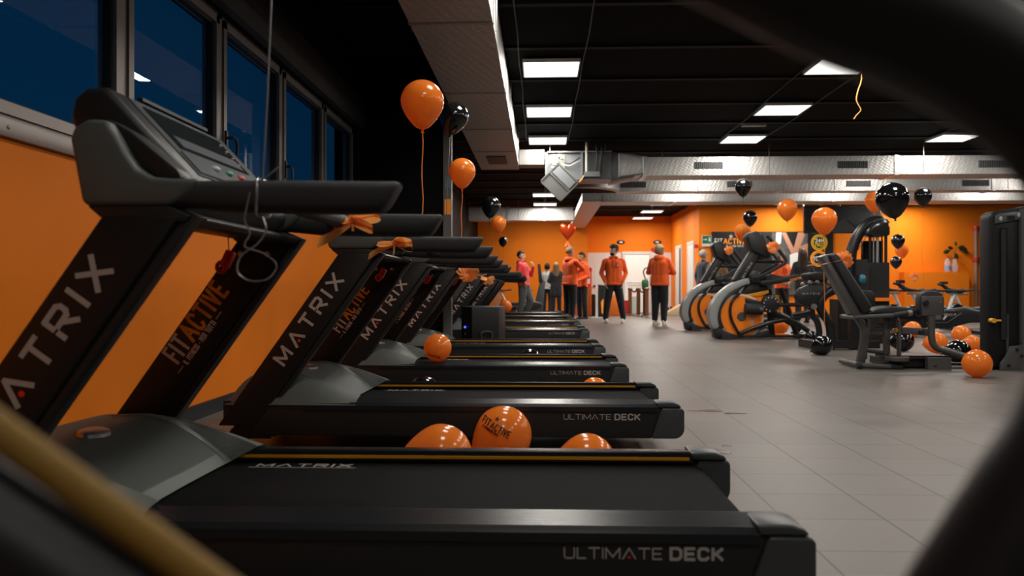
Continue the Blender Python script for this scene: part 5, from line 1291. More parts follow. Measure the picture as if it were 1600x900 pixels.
# ---- indoor bikes
def spin_bike():
    root = empty('spin_bike')
    # x to the right (rear), z up; saddle at x = 0.95
    mb = MB(); mb.prism([(0.0, 0.30), (0.05, 0.38), (0.28, 0.44), (0.60, 0.40), (1.05, 0.46), (1.32, 0.40), (1.36, 0.30), (1.20, 0.22), (0.80, 0.12), (0.40, 0.10), (0.10, 0.16)], 0.20, 0.34, 'xz', 0.035, 3); fr = mb.build('frame_shell', M_black_plastic, root)
    mb = MB(); lettering(mb, 'MATRIX', 0.045, 0.008, lambda x, y, l: (0.55 + x, 0.20 - l, 0.27 + y + 0.18*x), wx=0.9, gap=0.6); mb.build('lettering', M_text, fr, smooth=False)
    mb = MB(); mb.lathe([(0, 0.13), (0.19, 0.135), (0.215, 0.15), (0.22, 0.18), (0.215, 0.21), (0, 0.22)], 32, (0.20, 0, 0.27), 'y'); mb.build('flywheel', M_black_gloss, root)
    mb = MB(); mb.tube([(0.36, 0.27, 0.42), (0.27, 0.27, 0.62), (0.24, 0.27, 0.68)], 0.036, 12, flat=(1, .7)); sp_ = mb.build('handlebar_post', M_rim, root)
    mb = MB(); mb.box((0.16, 0.235, 0.665), (0.34, 0.305, 0.70), 0.01); mb.build('slider', M_steel, sp_)
    hb = MB(); hb.tube(catmull([(0.52, 0.08, 0.745), (0.34, 0.06, 0.725), (0.20, 0.09, 0.735), (0.12, 0.20, 0.76), (0.02, 0.22, 0.83), (-0.04, 0.20, 0.85)], 5), 0.019, 8)
    hb.tube(catmull([(0.52, 0.46, 0.745), (0.34, 0.48, 0.725), (0.20, 0.45, 0.735), (0.12, 0.34, 0.76), (0.02, 0.32, 0.83), (-0.04, 0.34, 0.85)], 5), 0.019, 8); hb.tube([(0.18, 0.10, 0.735), (0.18, 0.44, 0.735)], 0.02, 8); hb.build('handlebar', M_grip, root)
    mb = MB(); mb.box((0.0, 0.20, 0.85), (0.09, 0.34, 0.90), 0.01); mb.build('computer', M_screen, root)
    mb = MB(); mb.tube([(0.82, 0.27, 0.42), (0.88, 0.27, 0.60), (0.90, 0.27, 0.66)], 0.036, 12, flat=(1, .7)); sp2 = mb.build('seat_post', M_rim, root)
    mb = MB(); mb.box((0.82, 0.24, 0.655), (1.12, 0.30, 0.685), 0.008); mb.build('slider', M_steel, sp2)
    mb = MB(); mb.prism([(0.70, 0.255), (0.72, 0.285), (0.90, 0.300), (1.02, 0.36), (1.08, 0.34), (1.09, 0.27), (1.08, 0.20), (1.02, 0.18), (0.90, 0.24), (0.72, 0.255)], 0.705, 0.745, 'xy', 0.012, 2); mb.build('saddle', M_vinyl, root)
    mb = MB(); mb.tube([(0.78, 0.27, 0.70), (0.92, 0.27, 0.685), (1.05, 0.27, 0.705)], 0.012, 8); mb.build('saddle_rail', M_tube_black, root)
    for yy, a in ((0.12, 0.9), (0.42, 0.9+math.pi)):
        e = (0.66 + 0.16*math.cos(a), 0.26 + 0.16*math.sin(a)); mb = MB(); mb.tube([(0.66, yy, 0.26), (e[0], yy, e[1])], 0.018, 8); cr = mb.build('crank', M_steel, root)
        mb = MB(); mb.box((e[0]-0.06, yy-0.12 if yy < .27 else yy+0.02, e[1]-0.02), (e[0]+0.06, yy-0.02 if yy < .27 else yy+0.12, e[1]+0.02), 0.008); mb.build('pedal', M_tube_black, cr)
    for x in (0.06, 1.22):
        mb = MB(); mb.box((x-0.04, -0.02, 0.02), (x+0.04, 0.56, 0.08), 0.015); mb.build('foot_bar', M_tube_black, root)
    mb = MB(); mb.tube([(0.30, 0.27, 0.12), (0.06, 0.27, 0.05)], 0.03, 8); mb.tube([(0.95, 0.27, 0.16), (1.22, 0.27, 0.05)], 0.03, 8); mb.build('stay', M_frame_grey, root)
    mb = MB(); mb.tube([(0.40, 0.19, 0.20), (0.75, 0.18, 0.21), (0.98, 0.19, 0.36)], 0.010, 8); mb.build('chain_guard', M_cap, root)
    return root
b1 = spin_bike(); b1.location = (P(1414, 453, 13.0).x, 13.0, 0)
tag(b1, 'black indoor bike with silver posts in front of the wall ledge', 'exercise bike', 'indoor bikes at the back right')
b2 = copy_tree(b1); b2.location = (P(1385, 453, 14.3).x, 14.3, 0)
tag(b2, 'indoor bike farther back, its handlebar behind the cable machine', 'exercise bike', 'indoor bikes at the back right')
b3 = copy_tree(b1); b3.location = (P(1482, 453, 15.4).x, 15.4, 0)
tag(b3, 'third indoor bike, rearmost, beside the weight tower', 'exercise bike', 'indoor bikes at the back right')
mb = MB(); mb.ball((0, 0, 0), 0.08, sx=1.1, n=16, m=10)
pl = P(1429, 432, 13.35); bow('gift_bow', pl, 0.07, 'pinkish orange bow on the handlebar of the front indoor bike', pom, []); mb.bm.free()
# ================================================================== WALL PIECES AND SMALL THINGS
M_poster = mat('poster_black', (0.012, 0.011, 0.011), 0.35)
M_skin_print = mat('printed_skin', (0.42, 0.20, 0.13), 0.4)
M_print_grey = mat('printed_grey', (0.08, 0.075, 0.072), 0.4, noise_amt=0.35, noise_scale=6)
M_print_white = mat('printed_white', (0.62, 0.60, 0.58), 0.4)
M_print_yel = mat('printed_yellow', (0.70, 0.42, 0.02), 0.4)
M_green = mat('sign_green', (0.005, 0.14, 0.05), 0.4)
M_red = mat('red_paint', (0.45, 0.012, 0.010), 0.4)
DW = 21.66
def wall_pt(px, py, d=DW):
    p = P(px, py, d); return (p.x, p.z)
def flat(name, pts, m, par, y, th=0.003):
    mb = MB(); mb.prism(pts, y-th, y, 'xz'); return mb.build(name, m, par, smooth=False)
# poster
a, b = wall_pt(1112, 362), wall_pt(1302, 462)
ps = empty('poster', (a[0], DW, b[1]), 0, 'wide black gym poster on the far orange wall with star, lettering and athlete', 'poster')
wd, ht = b[0]-a[0], a[1]-b[1]
mb = MB(); mb.box((0, 0, 0), (wd, 0.035, ht), 0.004); mb.build('board', M_poster, ps)
lc = lambda px, py: (wall_pt(px, py)[0]-a[0], wall_pt(px, py)[1]-b[1])
o = lc(1117, 381); mb = MB()
w1_ = lettering(mb, 'FIT', 0.135, 0.026, lambda x, y, l: (o[0]+x, -l-0.002, o[1]+y), wx=0.55, gap=0.28, mi=0)
lettering(mb, 'ACTIVE', 0.135, 0.028, lambda x, y, l: (o[0]+x, -l-0.002, o[1]+y), wx=0.60, gap=0.30, mi=1, x0=w1_+0.035, bar=True)
lettering(mb, 'IL FITNESS PER TUTTI', 0.045, 0.010, lambda x, y, l: (o[0]+0.16+x, -l-0.002, o[1]-0.085+y), wx=0.55, gap=0.30, mi=0)
c = lc(1142, 369.5); mb.mi = 0
mb.raw([(c[0]+0.065*(1 if j % 2 == 0 else .42)*math.cos(R(90+36*j)), -0.004, c[1]+0.065*(1 if j % 2 == 0 else .42)*math.sin(R(90+36*j))) for j in range(10)], [tuple(range(10))])
mb.build('lettering', [M_print_white, M_text_orange], ps, smooth=False)
ph = [(1206, 363), (1262, 363), (1262, 461), (1206, 461)]
pic = flat('photo_print', [lc(*p) for p in ph], M_print_grey, ps, -0.001)
flat('printed_bench', [lc(*p) for p in [(1213,363),(1221,363),(1220,380),(1211,386)]], M_print_white, pic, -0.005)
for pts in ([(1221,363),(1228,363),(1240,388),(1247,363),(1259,363),(1246,396),(1245,412),(1240,432),(1233,418),(1236,396)], ):
    flat('printed_athlete', [lc(*p) for p in pts], M_skin_print, pic, -0.006)
flat('printed_top', [lc(*p) for p in [(1234,398),(1246,394),(1252,410),(1244,430),(1234,428)]], M_print_white, pic, -0.009)
flat('printed_shadow', [lc(*p) for p in [(1228,363),(1246,363),(1240,386)]], M_poster, pic, -0.005)
flat('printed_floor', [lc(*p) for p in [(1250,385),(1262,380),(1262,400),(1252,402)]], M_skin_print, pic, -0.005)
for (px, py, m, tx1, tx2) in ((1280, 379, M_print_yel, '24H', '7SU7'), (1279, 404, M_text_orange, '19,90', None)):
    c = lc(px, py); rr_ = 0.215
    mb = MB(); mb.lathe([(rr_, -0.006), (rr_, -0.002), (rr_*0.88, -0.002), (rr_*0.88, -0.006), (rr_, -0.006)], 36, (c[0], 0, c[1]), 'y'); bd = mb.build('badge_ring', m, ps)
    mb = MB(); mb.lathe([(rr_*0.80, -0.005), (rr_*0.80, -0.002), (rr_*0.70, -0.002), (rr_*0.70, -0.005), (rr_*0.80, -0.005)], 36, (c[0], 0, c[1]), 'y'); mb.build('inner_ring', m, bd)
    mb = MB()
    lettering(mb, tx1, 0.085 if tx2 else 0.10, 0.019, lambda x, y, l: (c[0]-0.10+x-(0.03 if not tx2 else 0), -l-0.003, c[1]+(0.01 if tx2 else -0.05)+y), wx=0.75, gap=0.35, mi=0)
    if tx2: lettering(mb, tx2, 0.08, 0.018, lambda x, y, l: (c[0]-0.115+x, -l-0.003, c[1]-0.10+y), wx=0.65, gap=0.3, mi=1)
    mb.build('lettering', [M_print_white, M_print_yel], bd, smooth=False)
# hanging black screen
d_ = 20.6; a, b = wall_pt(1256, 322, d_), wall_pt(1377, 364.5, d_)
t = empty('wall_screen', (a[0], d_, b[1]), 0, 'large black screen hung under the ducts in front of the orange wall', 'screen')
wd, ht = b[0]-a[0], a[1]-b[1]
mb = MB(); mb.box((0, 0, 0), (wd, 0.09, ht), 0.012); mb.build('casing', M_black_gloss, t)
mb = MB(); mb.box((0.03, -0.006, 0.03), (wd-0.03, 0.0, ht-0.03), 0.002); mb.build('panel', mat('screen_glass', (0.008, 0.009, 0.010), 0.28, spec=0.3), t)
mb = MB(); px_ = lambda u, v: (wall_pt(u, v, d_)[0]-a[0], -0.012, wall_pt(u, v, d_)[1]-b[1])
mb.tube(catmull([px_(1316, 342), px_(1326, 344), px_(1334, 351), px_(1341, 356), px_(1350, 355)], 5), 0.015, 6); mb.build('cable', M_cap, t)  # curved stripe of a reflection modelled as a tube, no real cable
mb = MB(); mb.prism([(px_(u, v)[0], px_(u, v)[2]) for u, v in [(1300, 352), (1318, 343), (1332, 353), (1342, 358), (1345, 362.5), (1300, 362.5)]], -0.010, -0.006, 'xz'); mb.build('print', mat('dark_blue_grey', (0.022, 0.024, 0.026), 0.5), t, smooth=False)  # grey patch stands in for the reflection low on the screen
for fx in (0.02, wd*0.48, wd-0.05):
    mb = MB(); mb.tube([(fx, 0.045, ht-0.02), (fx, 0.045, 3.149-b[1])], 0.014, 8); mb.build('hanging_rod', M_steel, t)
# exit sign
a, b = wall_pt(1097, 368), wall_pt(1112, 385)
t = empty('exit_sign', (a[0], DW, b[1]), 0, 'small green and white exit sign left of the poster', 'sign')
wd, ht = b[0]-a[0], a[1]-b[1]
mb = MB(); mb.box((0, -0.01, 0), (wd, 0.03, ht), 0.004); bs = mb.build('board', M_print_white, t)
flat('green_field', [(0.01, ht*.26), (wd-0.01, ht*.26), (wd-0.01, ht-0.01), (0.01, ht-0.01)], M_green, t, -0.0105)
mb = MB(); zc = ht*.63
mb.prism([(0.035, zc-.012), (0.10, zc-.012), (0.10, zc-.035), (0.135, zc), (0.10, zc+.035), (0.10, zc+.012), (0.035, zc+.012)][::1], -0.017, -0.014, 'xz')
mb.prism([(0.17, zc-.055), (0.225, zc-.055), (0.225, zc+.055), (0.17, zc+.055)], -0.017, -0.014, 'xz'); mb.build('pictogram', M_print_white, t, smooth=False, kind='stuff')
def wall_box(name, px, py, d, w_, h_, dep, m, label, cat, bev=0.012):
    p = P(px, py, d); mb = MB(); mb.box((-w_/2, -dep, -h_/2), (w_/2, 0.0, h_/2), bev); o = mb.build(name, m, None, (p.x, d, p.z)); return tag(o, label, cat)
wall_box('fire_alarm', 1087.5, 385, 21.68, 0.10, 0.10, 0.06, M_red, 'little red alarm box on the orange corner above the side doors', 'alarm')
wall_box('call_point', 1020, 390, 26.28, 0.11, 0.11, 0.05, M_red, 'little red alarm box on wall beside the bright door', 'alarm')
for px, s in ((970, 'left'), (1027, 'right')):
    p = P(px, 378.5, 26.3); t = empty('wall_light', (p.x, 26.3, p.z), 0, 'small oval wall light on the far orange wall, %s one of two' % s, 'wall light', 'oval wall lights')
    mb = MB(); mb.ball((0, 0, 0), 0.14, sy=0.3, sz=0.5, n=20, m=10); mb.build('housing', M_black_plastic, t)
    mb = MB(); mb.ball((0, -0.035, 0), 0.06, sy=0.3, sz=0.6, n=16, m=8); mb.build('lens', M_print_white, t)
# pipe with red clamps
p = P(1525, 400, 21.6)
t = empty('heating_pipe', (p.x, 21.6, 0), 0, 'pale vertical pipe with red clamps beside the weight tower', 'pipe')
mb = MB(); mb.tube([(0, 0, 0), (0, 0, 2.42)], 0.045, 12); mb.build('pipe', mat('pinkish_pipe', (0.25, 0.15, 0.13), 0.5), t)
for z in (1.55, 2.38):
    mb = MB(); mb.lathe([(0.05, -0.05), (0.085, -0.05), (0.085, 0.05), (0.05, 0.05)], 16, (0, 0, z)); mb.box((0, 0.03, z-0.03), (0.03, 0.1, z+0.03)); mb.build('clamp', M_red, t)
# bottle and plant on the ledge
p = P(1482, 426, 21.5)
t = empty('water_bottle', (p.x, 21.55, 1.21), 0, 'clear plastic water bottle with pale label on the wall ledge', 'bottle')
M_pet = mat('clear_plastic', (0.75, 0.78, 0.80), 0.08, alpha=0.25)
mb = MB(); mb.lathe([(0, 0), (0.075, 0.0), (0.080, 0.02), (0.080, 0.24), (0.076, 0.27), (0.050, 0.33), (0.030, 0.36), (0.030, 0.38), (0, 0.38)], 20); mb.build('bottle_body', M_pet, t)
mb = MB(); mb.lathe([(0.082, 0.05), (0.082, 0.17)], 20); mb.build('paper_label', mat('blue_label', (0.22, 0.27, 0.42), 0.5), t)
mb = MB(); mb.lathe([(0, 0.415), (0.032, 0.415), (0.033, 0.37), (0, 0.37)], 14); mb.build('cap', M_red, t)
p = P(1492, 426, 21.5)
t = empty('vase', (p.x+0.02, 21.55, 1.21), 0, 'glass vase with a leafy green sprig standing on the wall ledge', 'vase')
mb = MB(); mb.lathe([(0, 0), (0.07, 0.0), (0.085, 0.05), (0.085, 0.16), (0.055, 0.24), (0.050, 0.30), (0.062, 0.34)], 20); mb.build('glass_body', M_pet, t)
mb = MB(); mb.tube(catmull([(0, 0, 0.05), (-0.02, 0, 0.3), (0.02, 0, 0.55), (0.05, 0, 0.68)], 5), 0.008, 6); mb.build('stem', mat('green_stem', (0.05, 0.07, 0.02), 0.5), t)
M_leaf = mat('dark_leaf', (0.035, 0.055, 0.015), 0.45)
for k, (x, z, a, L) in enumerate(((-0.10, 0.58, 200, .20), (0.02, 0.50, -60, .17), (0.06, 0.69, 100, .12), (0.10, 0.66, -12, .24), (0.22, 0.60, -30, .18), (-0.02, 0.62, 160, .15))):
    ca, sa = math.cos(R(a)), math.sin(R(a))
    def lf(u, v, x=x, z=z, ca=ca, sa=sa, L=L):
        w_ = 0.30*L*math.sin(math.pi*min(1, u*0.98+0.01))*(2*v-1)
        return (x + ca*u*L - sa*w_, -0.02 + 0.04*(2*v-1)**2 + 0.02*math.sin(3*u), z + sa*u*L + ca*w_)
    mb = MB(); mb.grid(lf, 8, 4, thick=0.002); mb.build('leaf', M_leaf, t)
# loudspeaker between the fourth and fifth treadmills
p = P(737, 480, 9.05)
t = empty('loudspeaker', (p.x, 9.75, 0), R(0), 'black loudspeaker with blue light standing between treadmills behind the pillar post', 'loudspeaker')
zt = P(737, 479, 9.2).z; x0, x1, x2 = P(720.5, 500, 9.35).x - p.x, P(737, 500, 9.10).x - p.x, P(779.5, 500, 9.25).x - p.x
y_ = lambda d: d - 9.75
foot = [(x0, y_(9.35)), (x1, y_(9.10)), (x2, y_(9.25)), (x2+0.06, y_(9.62)), (x0+0.06, y_(9.70))]
mb = MB(); mb.prism(foot, 0.0, zt, 'xy', 0.015, 2); sp = mb.build('cabinet', M_tower, t)
mb = MB(); fv = Vector((x1-x0, 9.10-9.35, 0)); fn = Vector((fv.y, -fv.x, 0)).normalized()
q_ = [Vector((x0, y_(9.35), 0)) + fv*s + fn*0.004 for s in (0.12, 0.88)]
mb.raw([(q_[0].x, q_[0].y, 0.03), (q_[1].x, q_[1].y, 0.03), (q_[1].x, q_[1].y, zt-0.04), (q_[0].x, q_[0].y, zt-0.04)], [(0,1,2,3)]); mb.build('control_panel', M_gasket, sp, smooth=False)
m_led = lampmat('blue_led', (0.05, 0.06, 1.0), 4.0)
mb = MB(); c = Vector((x0, y_(9.35), 0)) + fv*0.45 + fn*0.008; mb.ball((c.x, c.y, P(727, 511, 9.25).z), 0.014, n=12, m=8); mb.build('blue_light', m_led, sp)
for k in range(3):
    mb = MB(); c = Vector((x0, y_(9.35), 0)) + fv*0.45 + fn*0.006; mb.ball((c.x, c.y, 0.17+0.06*k), 0.016, n=10, m=6); mb.build('dial', M_cap, sp)
rv = Vector((x2-x1, 9.25-9.10, 0)); rn = Vector((rv.y, -rv.x, 0)).normalized()
def rp_(s, z, l): 
    c = Vector((x1, y_(9.10), 0)) + rv*s + rn*l; return (c.x, c.y, z)
mb = MB(); mb.tube(catmull([rp_(0.30, 0.15, 0.0), rp_(0.32, 0.15, 0.03), rp_(0.32, 0.25, 0.035), rp_(0.68, 0.25, 0.035), rp_(0.68, 0.15, 0.03), rp_(0.70, 0.15, 0.0)], 4), 0.014, 8); mb.build('side_handle', M_grip, sp)
# orange signboard and boxes among the far machines
def sign_board(px0, py0, px1, py1, d, text, label):
    a, b = P(px0, py0, d), P(px1, py1, d); t = empty('signboard', (a.x, d, 0), 0, label, 'sign')
    mb = MB(); mb.box((0, 0, b.z), (b.x-a.x, 0.05, a.z), 0.005); mb.box((0.04, 0.01, 0.0), (0.08, 0.04, b.z)); mb.box((b.x-a.x-.08, 0.01, 0.0), (b.x-a.x-0.04, 0.04, b.z)); bo = mb.build('board', M_fly, t)
    mb = MB(); lettering(mb, text, 0.085, 0.020, lambda x, y, l: (b.x-a.x-0.05-y, -l-0.001, b.z+0.06+x), wx=0.45, gap=0.25, bar=True); mb.build('lettering', M_text_lit, bo, smooth=False)
    return t
sign_board(761, 463, 782.5, 482, 19.6, 'ACTIVE', 'orange board with pale sideways lettering beyond the last treadmill')
# orange covered table with red popcorn cart, roll-up banner and white pole
p = P(904, 490, 22.6); z_ = P(900, 449, 22.6).z
t = empty('table', (p.x, 22.6, 0), 0, 'table under an orange cloth behind the group in hoodies', 'table')
M_cloth = mat('orange_cloth', (0.70, 0.15, 0.015), 0.75)
wd = P(937, 490, 22.6).x - p.x
mb = MB(); mb.box((-0.1, 0.0, z_-0.03), (wd, 0.7, z_), 0.01); mb.build('tabletop', M_cloth, t)
mb = MB(); mb.grid(lambda u, v: (-0.1 + u*(wd*0.62+0.1), -0.01-0.015*math.sin(u*22)*(1-v), 0.03 + v*(z_-0.03)), 40, 6, thick=0.004); mb.build('cloth_front', M_cloth, t)
for x in (wd-0.06, ):
    for y in (0.05, 0.62):
        mb = MB(); mb.box((x, y, 0), (x+0.05, y+0.05, z_-0.03), 0.004); mb.build('leg', M_tube_black, t)
p2 = P(924, 490, 22.9)
for k in range(5):
    mb = MB(); mb.box((-0.05, 0, 0), (0.05, 0.3, 0.62-0.02*(k % 2)), 0.006); o = mb.build('box_file', [M_gasket, M_red, M_gasket, M_yel, M_tube_black][k], None, (p2.x-0.2+0.115*k, 22.75, 0)); tag(o, '%s narrow upright box under the orange table, %s from the left' % (['dark', 'red', 'dark', 'yellow', 'black'][k], ORD[k]), 'box', 'upright boxes under the table')
p = P(915, 448, 22.9)
t = empty('popcorn_cart', (p.x, 22.95, z_), 0, 'red framed glass popcorn cabinet standing on the orange table', 'popcorn machine')
mb = MB(); mb.box((-0.16, -0.15, 0.0), (0.16, 0.15, 0.10), 0.01); mb.build('base', M_red, t)
mb = MB(); mb.box((-0.17, -0.16, 0.46), (0.17, 0.16, 0.56), 0.02); mb.build('roof', M_red, t)
for sx in (-0.15, 0.15):
    for sy in (-0.14, 0.14): mb = MB(); mb.box((sx-.012, sy-.012, 0.10), (sx+.012, sy+.012, 0.46)); mb.build('post', M_red, t, smooth=False)
mb = MB(); mb.box((-0.14, -0.135, 0.10), (0.14, 0.135, 0.46)); mb.build('glass', M_pet, t, smooth=False)
mb = MB(); mb.tube(catmull([(-0.10, -0.2, 0.02), (0.05, -0.22, 0.04), (0.22, -0.2, 0.02)], 4), 0.03, 8); o = mb.build('scoop', M_black_plastic, None, (p.x+0.3, 22.95, z_+0.012)); tag(o, 'dark tool lying on the orange table beside the red cabinet', 'scoop')
p = P(932.5, 492, 21.4); mb = MB(); mb.box((-0.030, -0.02, 0), (0.030, 0.02, P(932, 418, 21.4).z), 0.006); mb.box((-0.14, -0.12, 0), (0.14, 0.12, 0.012)); o = mb.build('white_pole', M_print_white, None, (p.x, 21.4, 0)); tag(o, 'thin white pole standing left of the man with beard and open legs', 'pole')
a = P(935, 492, 22.0); b = P(951, 446, 22.0)
t = empty('banner_stand', (a.x, 22.0, 0), 0, 'small black banner with orange lettering behind the man in the middle', 'banner')
mb = MB(); mb.box((0, 0, 0.02), (b.x-a.x, 0.06, b.z), 0.005); bo = mb.build('panel', M_poster, t)
mb = MB(); mb.prism([(0.09, 0.1), (0.17, 0.06), (0.22, 0.12), (0.19, 0.36), (0.13, 0.50), (0.07, 0.40)], -0.004, 0.0, 'xz'); mb.build('orange_print', M_text_orange, bo, smooth=False)
mb = MB(); mb.box((-0.02, -0.08, 0), (b.x-a.x+.02, 0.14, 0.025)); mb.build('foot', M_gasket, t, smooth=False)
# orange wall panel seen between the legs of the man in the middle
a = P(952, 483, 23.0); mb = MB(); mb.prism([(0, 0), (0.55, 0), (0.50, 0.45), (0.25, 0.62), (0.10, 0.50)], 0, 0.3, 'xz', 0.02); o = mb.build('orange_panel', M_cloth, None, (a.x-.1, 23.0, 0)); tag(o, 'orange panel on floor behind the middle man', 'bean bag')
# rope posts
M_wood = mat('brown_wood', (0.16, 0.055, 0.022), 0.45)
posts = [(984.5, 23.4), (997.5, 22.6), (1010.5, 21.6)]
pts_top = []
for k, (px, d) in enumerate(posts):
    p = P(px, 480, d); zt = P(px, 449.5, d).z
    t = empty('rope_post', (p.x, d, 0), 0, 'brown barrier post on a round base, %s of three by the bright door' % ['leftmost', 'middle', 'rightmost'][k], 'barrier post', 'brown rope barrier posts')
    mb = MB(); mb.lathe([(0, 0.0), (0.16, 0.0), (0.16, 0.02), (0.05, 0.05), (0, 0.05)], 20); mb.build('base', M_steel if k else M_wood, t)
    mb = MB(); mb.lathe([(0.055, 0.04), (0.055, zt-0.06), (0.070, zt-0.05), (0.070, zt-0.02), (0.03, zt+0.01), (0, zt+0.015)], 14); mb.build('post', M_wood, t)
    pts_top.append(Vector((p.x, d, zt-0.035)))
for k in range(2):
    a, b = pts_top[k], pts_top[k+1]; dv = (b-a).normalized()*0.085; a = a+dv; b = b-dv; m_ = (a+b)/2 - Vector((0, 0, 0.09)); mb = MB(); mb.tube(catmull([a, m_, b], 6), 0.022, 8); o = mb.build('barrier_rope', M_gasket); tag(o, 'dark rope sagging between the %s barrier posts' % ['left and middle', 'middle and right'][k], 'rope')
# crates behind the rope
def crate(px0, px1, py0, d, m, label):
    a, b = P(px0, py0, d), P(px1, py0, d); h = a.z; w_ = b.x-a.x
    t = empty('crate', ((a.x+b.x)/2, d, 0), 0, label, 'crate')
    mb = MB(); e = 0.02
    for (p, q) in (((-w_/2, 0, 0), (w_/2, .3, e)), ((-w_/2, 0, 0), (w_/2, e, h)), ((-w_/2, .3-e, 0), (w_/2, .3, h)), ((-w_/2, 0, 0), (-w_/2+e, .3, h)), ((w_/2-e, 0, 0), (w_/2, .3, h))): mb.box(p, q, 0.003)
    mb.build('crate_body', m, t); mb = MB(); mb.tube([(-w_/2, -.005, h), (w_/2, -.005, h), (w_/2, .305, h), (-w_/2, .305, h)], 0.016, 6, closed=True); mb.build('rim', m, t)
crate(973.5, 984, 470, 24.6, M_red, 'red crate on the floor behind the rope posts')
crate(986, 996, 464, 24.4, mat('pale_green_plastic', (0.40, 0.47, 0.40), 0.4), 'pale greenish crate behind the rope posts')
# green pump on a stand with a curved hose
p = P(1008, 480, 22.2)
t = empty('helium_pump', (p.x, 22.2, 0), 0, 'green topped pump with a curved dark hose beside the bright door', 'pump')
mb = MB(); mb.lathe([(0, 0), (0.13, 0), (0.13, 0.03), (0.06, 0.06), (0.06, 0.72), (0.085, 0.76), (0.085, 0.80)], 18); mb.build('stand', M_tube_black, t)
mb = MB(); mb.lathe([(0, 0.78), (0.085, 0.78), (0.095, 0.82), (0.095, 0.96), (0.07, 1.02), (0, 1.03)], 20); mb.build('green_head', mat('dark_green', (0.01, 0.085, 0.025), 0.4), t)
mb = MB(); mb.tube(catmull([(0.02, 0, 1.0), (-0.02, -0.02, 1.12), (-0.05, -0.03, 1.24), (0.0, -0.04, 1.33), (0.08, -0.04, 1.35), (0.11, -0.04, 1.32)], 6), 0.018, 8); mb.build('hose', M_tube_black, t)
# beige wedge by the side doors
p = P(1066, 489, 24.0); mb = MB(); mb.prism([(-0.30, 0), (0.42, 0), (0.42, 0.30), (0.28, 0.33)], 0, 0.35, 'xz', 0.01); o = mb.build('foam_wedge', mat('beige_foam', (0.55, 0.42, 0.27), 0.7), None, (3.78, 23.2, 0)); tag(o, 'beige wedge lying on floor by the white side doors', 'wedge')
# dark kiosk leaning back by the visitors
p = P(846, 490, 22.6)
t = empty('info_kiosk', (p.x, 22.6, 0), 0, 'dark grey slanted kiosk beside the man in the red jacket', 'kiosk')
Q = lambda px, py: (P(px - 5, py, 22.6).x - p.x, max(0, P(px, py, 22.6).z))
mb = MB(); mb.prism([Q(836, 494), Q(853, 494), Q(857, 440), Q(851, 434), Q(846, 450)], 0, 0.4, 'xz', 0.02); mb.build('body', mat('slate_plastic', (0.045, 0.055, 0.058), 0.45), t)
mb = MB(); mb.prism([Q(847, 442), Q(853, 440), Q(849, 412), Q(845, 413)], -0.05, 0.45, 'xz', 0.01); mb.build('screen', M_gasket, t)
# two more indoor bikes by the far left wall
for k, (px, d) in enumerate(((768, 21.2),)):
    b_ = copy_tree(b1); b_.location = (P(px, 453, d).x, d, 0)
    tag(b_, ['dark indoor bike behind the orange board at the far left', 'dark indoor bike rearmost at the far left wall'][k], 'exercise bike', 'indoor bikes at the far left')
# spill marks on the tiles
M_spill = mat('brown_spill', (0.075, 0.028, 0.016), 0.25)
for (px, py, a, b, nm) in ((1104, 642, .105, .045, 'long reddish brown spill mark on tiles right of the second treadmill'), (1146, 646, .06, .03, 'smaller reddish brown spill mark beside the long one'), (1122, 706, .05, .045, 'grey-brown spill mark on tiles behind the nearest deck end'), (1134, 696, .022, .02, 'tiny dark spot on tiles near the nearest deck end')):
    c = floor_at(px, py); mb = MB(); rr = random.Random(px); pts = []
    for k in range(22):
        t_ = 2*math.pi*k/22; q_ = 1 + 0.28*math.sin(3*t_ + px) + rr.uniform(-.12, .12); pts.append((a*q_*math.cos(t_), b*q_*math.sin(t_)))
    mb.prism(pts, 0.0, 0.0012, 'xy'); o = mb.build('spill', M_spill, None, (c.x, c.y, 0.0002)); tag(o, nm, 'spill', 'spill marks')

# ================================================================== PEOPLE
import numpy as np
def cloth(name, c, r=0.85): return mat(name, c, r, bump=0.25, bump_scale=35, sheen=0.15)
C_OR = cloth('orange_fleece', (0.93, 0.125, 0.018)); C_BK = cloth('black_jersey', (0.010, 0.0105, 0.013)); C_RED = cloth('red_quilted', (0.60, 0.022, 0.022), 0.5)
C_GREY = cloth('grey_denim', (0.065, 0.075, 0.078)); C_WHITE = cloth('pale_knit', (0.42, 0.39, 0.36)); C_COAT = cloth('dark_coat', (0.012, 0.012, 0.014)); C_NAVY = cloth('navy_suit', (0.008, 0.010, 0.020)); C_BROWN = cloth('brown_coat', (0.16, 0.085, 0.035))
SK = mat('skin', (0.50, 0.26, 0.17), 0.5); SK2 = mat('skin_pale', (0.58, 0.34, 0.25), 0.5)
H_BK = mat('black_hair', (0.010, 0.008, 0.007), 0.6, bump=0.6, bump_scale=90); H_BL = mat('blond_hair', (0.46, 0.33, 0.18), 0.55, bump=0.6, bump_scale=90, noise_amt=0.35, noise_scale=40); H_LB = mat('light_brown_hair', (0.30, 0.19, 0.10), 0.55, bump=0.6, bump_scale=90); H_BR = mat('brown_hair', (0.055, 0.028, 0.014), 0.55, bump=0.6, bump_scale=90); H_GR = mat('grey_hair', (0.30, 0.29, 0.28), 0.6, bump=0.6, bump_scale=90)
SH_W = mat('cream_shoe', (0.62, 0.56, 0.45), 0.6); SH_K = mat('black_shoe', (0.010, 0.010, 0.011), 0.5); SOLE = mat('pale_sole', (0.55, 0.52, 0.46), 0.6)
M_eye = mat('eye_dark', (0.012, 0.010, 0.010), 0.3); M_lip = mat('lips', (0.36, 0.13, 0.10), 0.5)
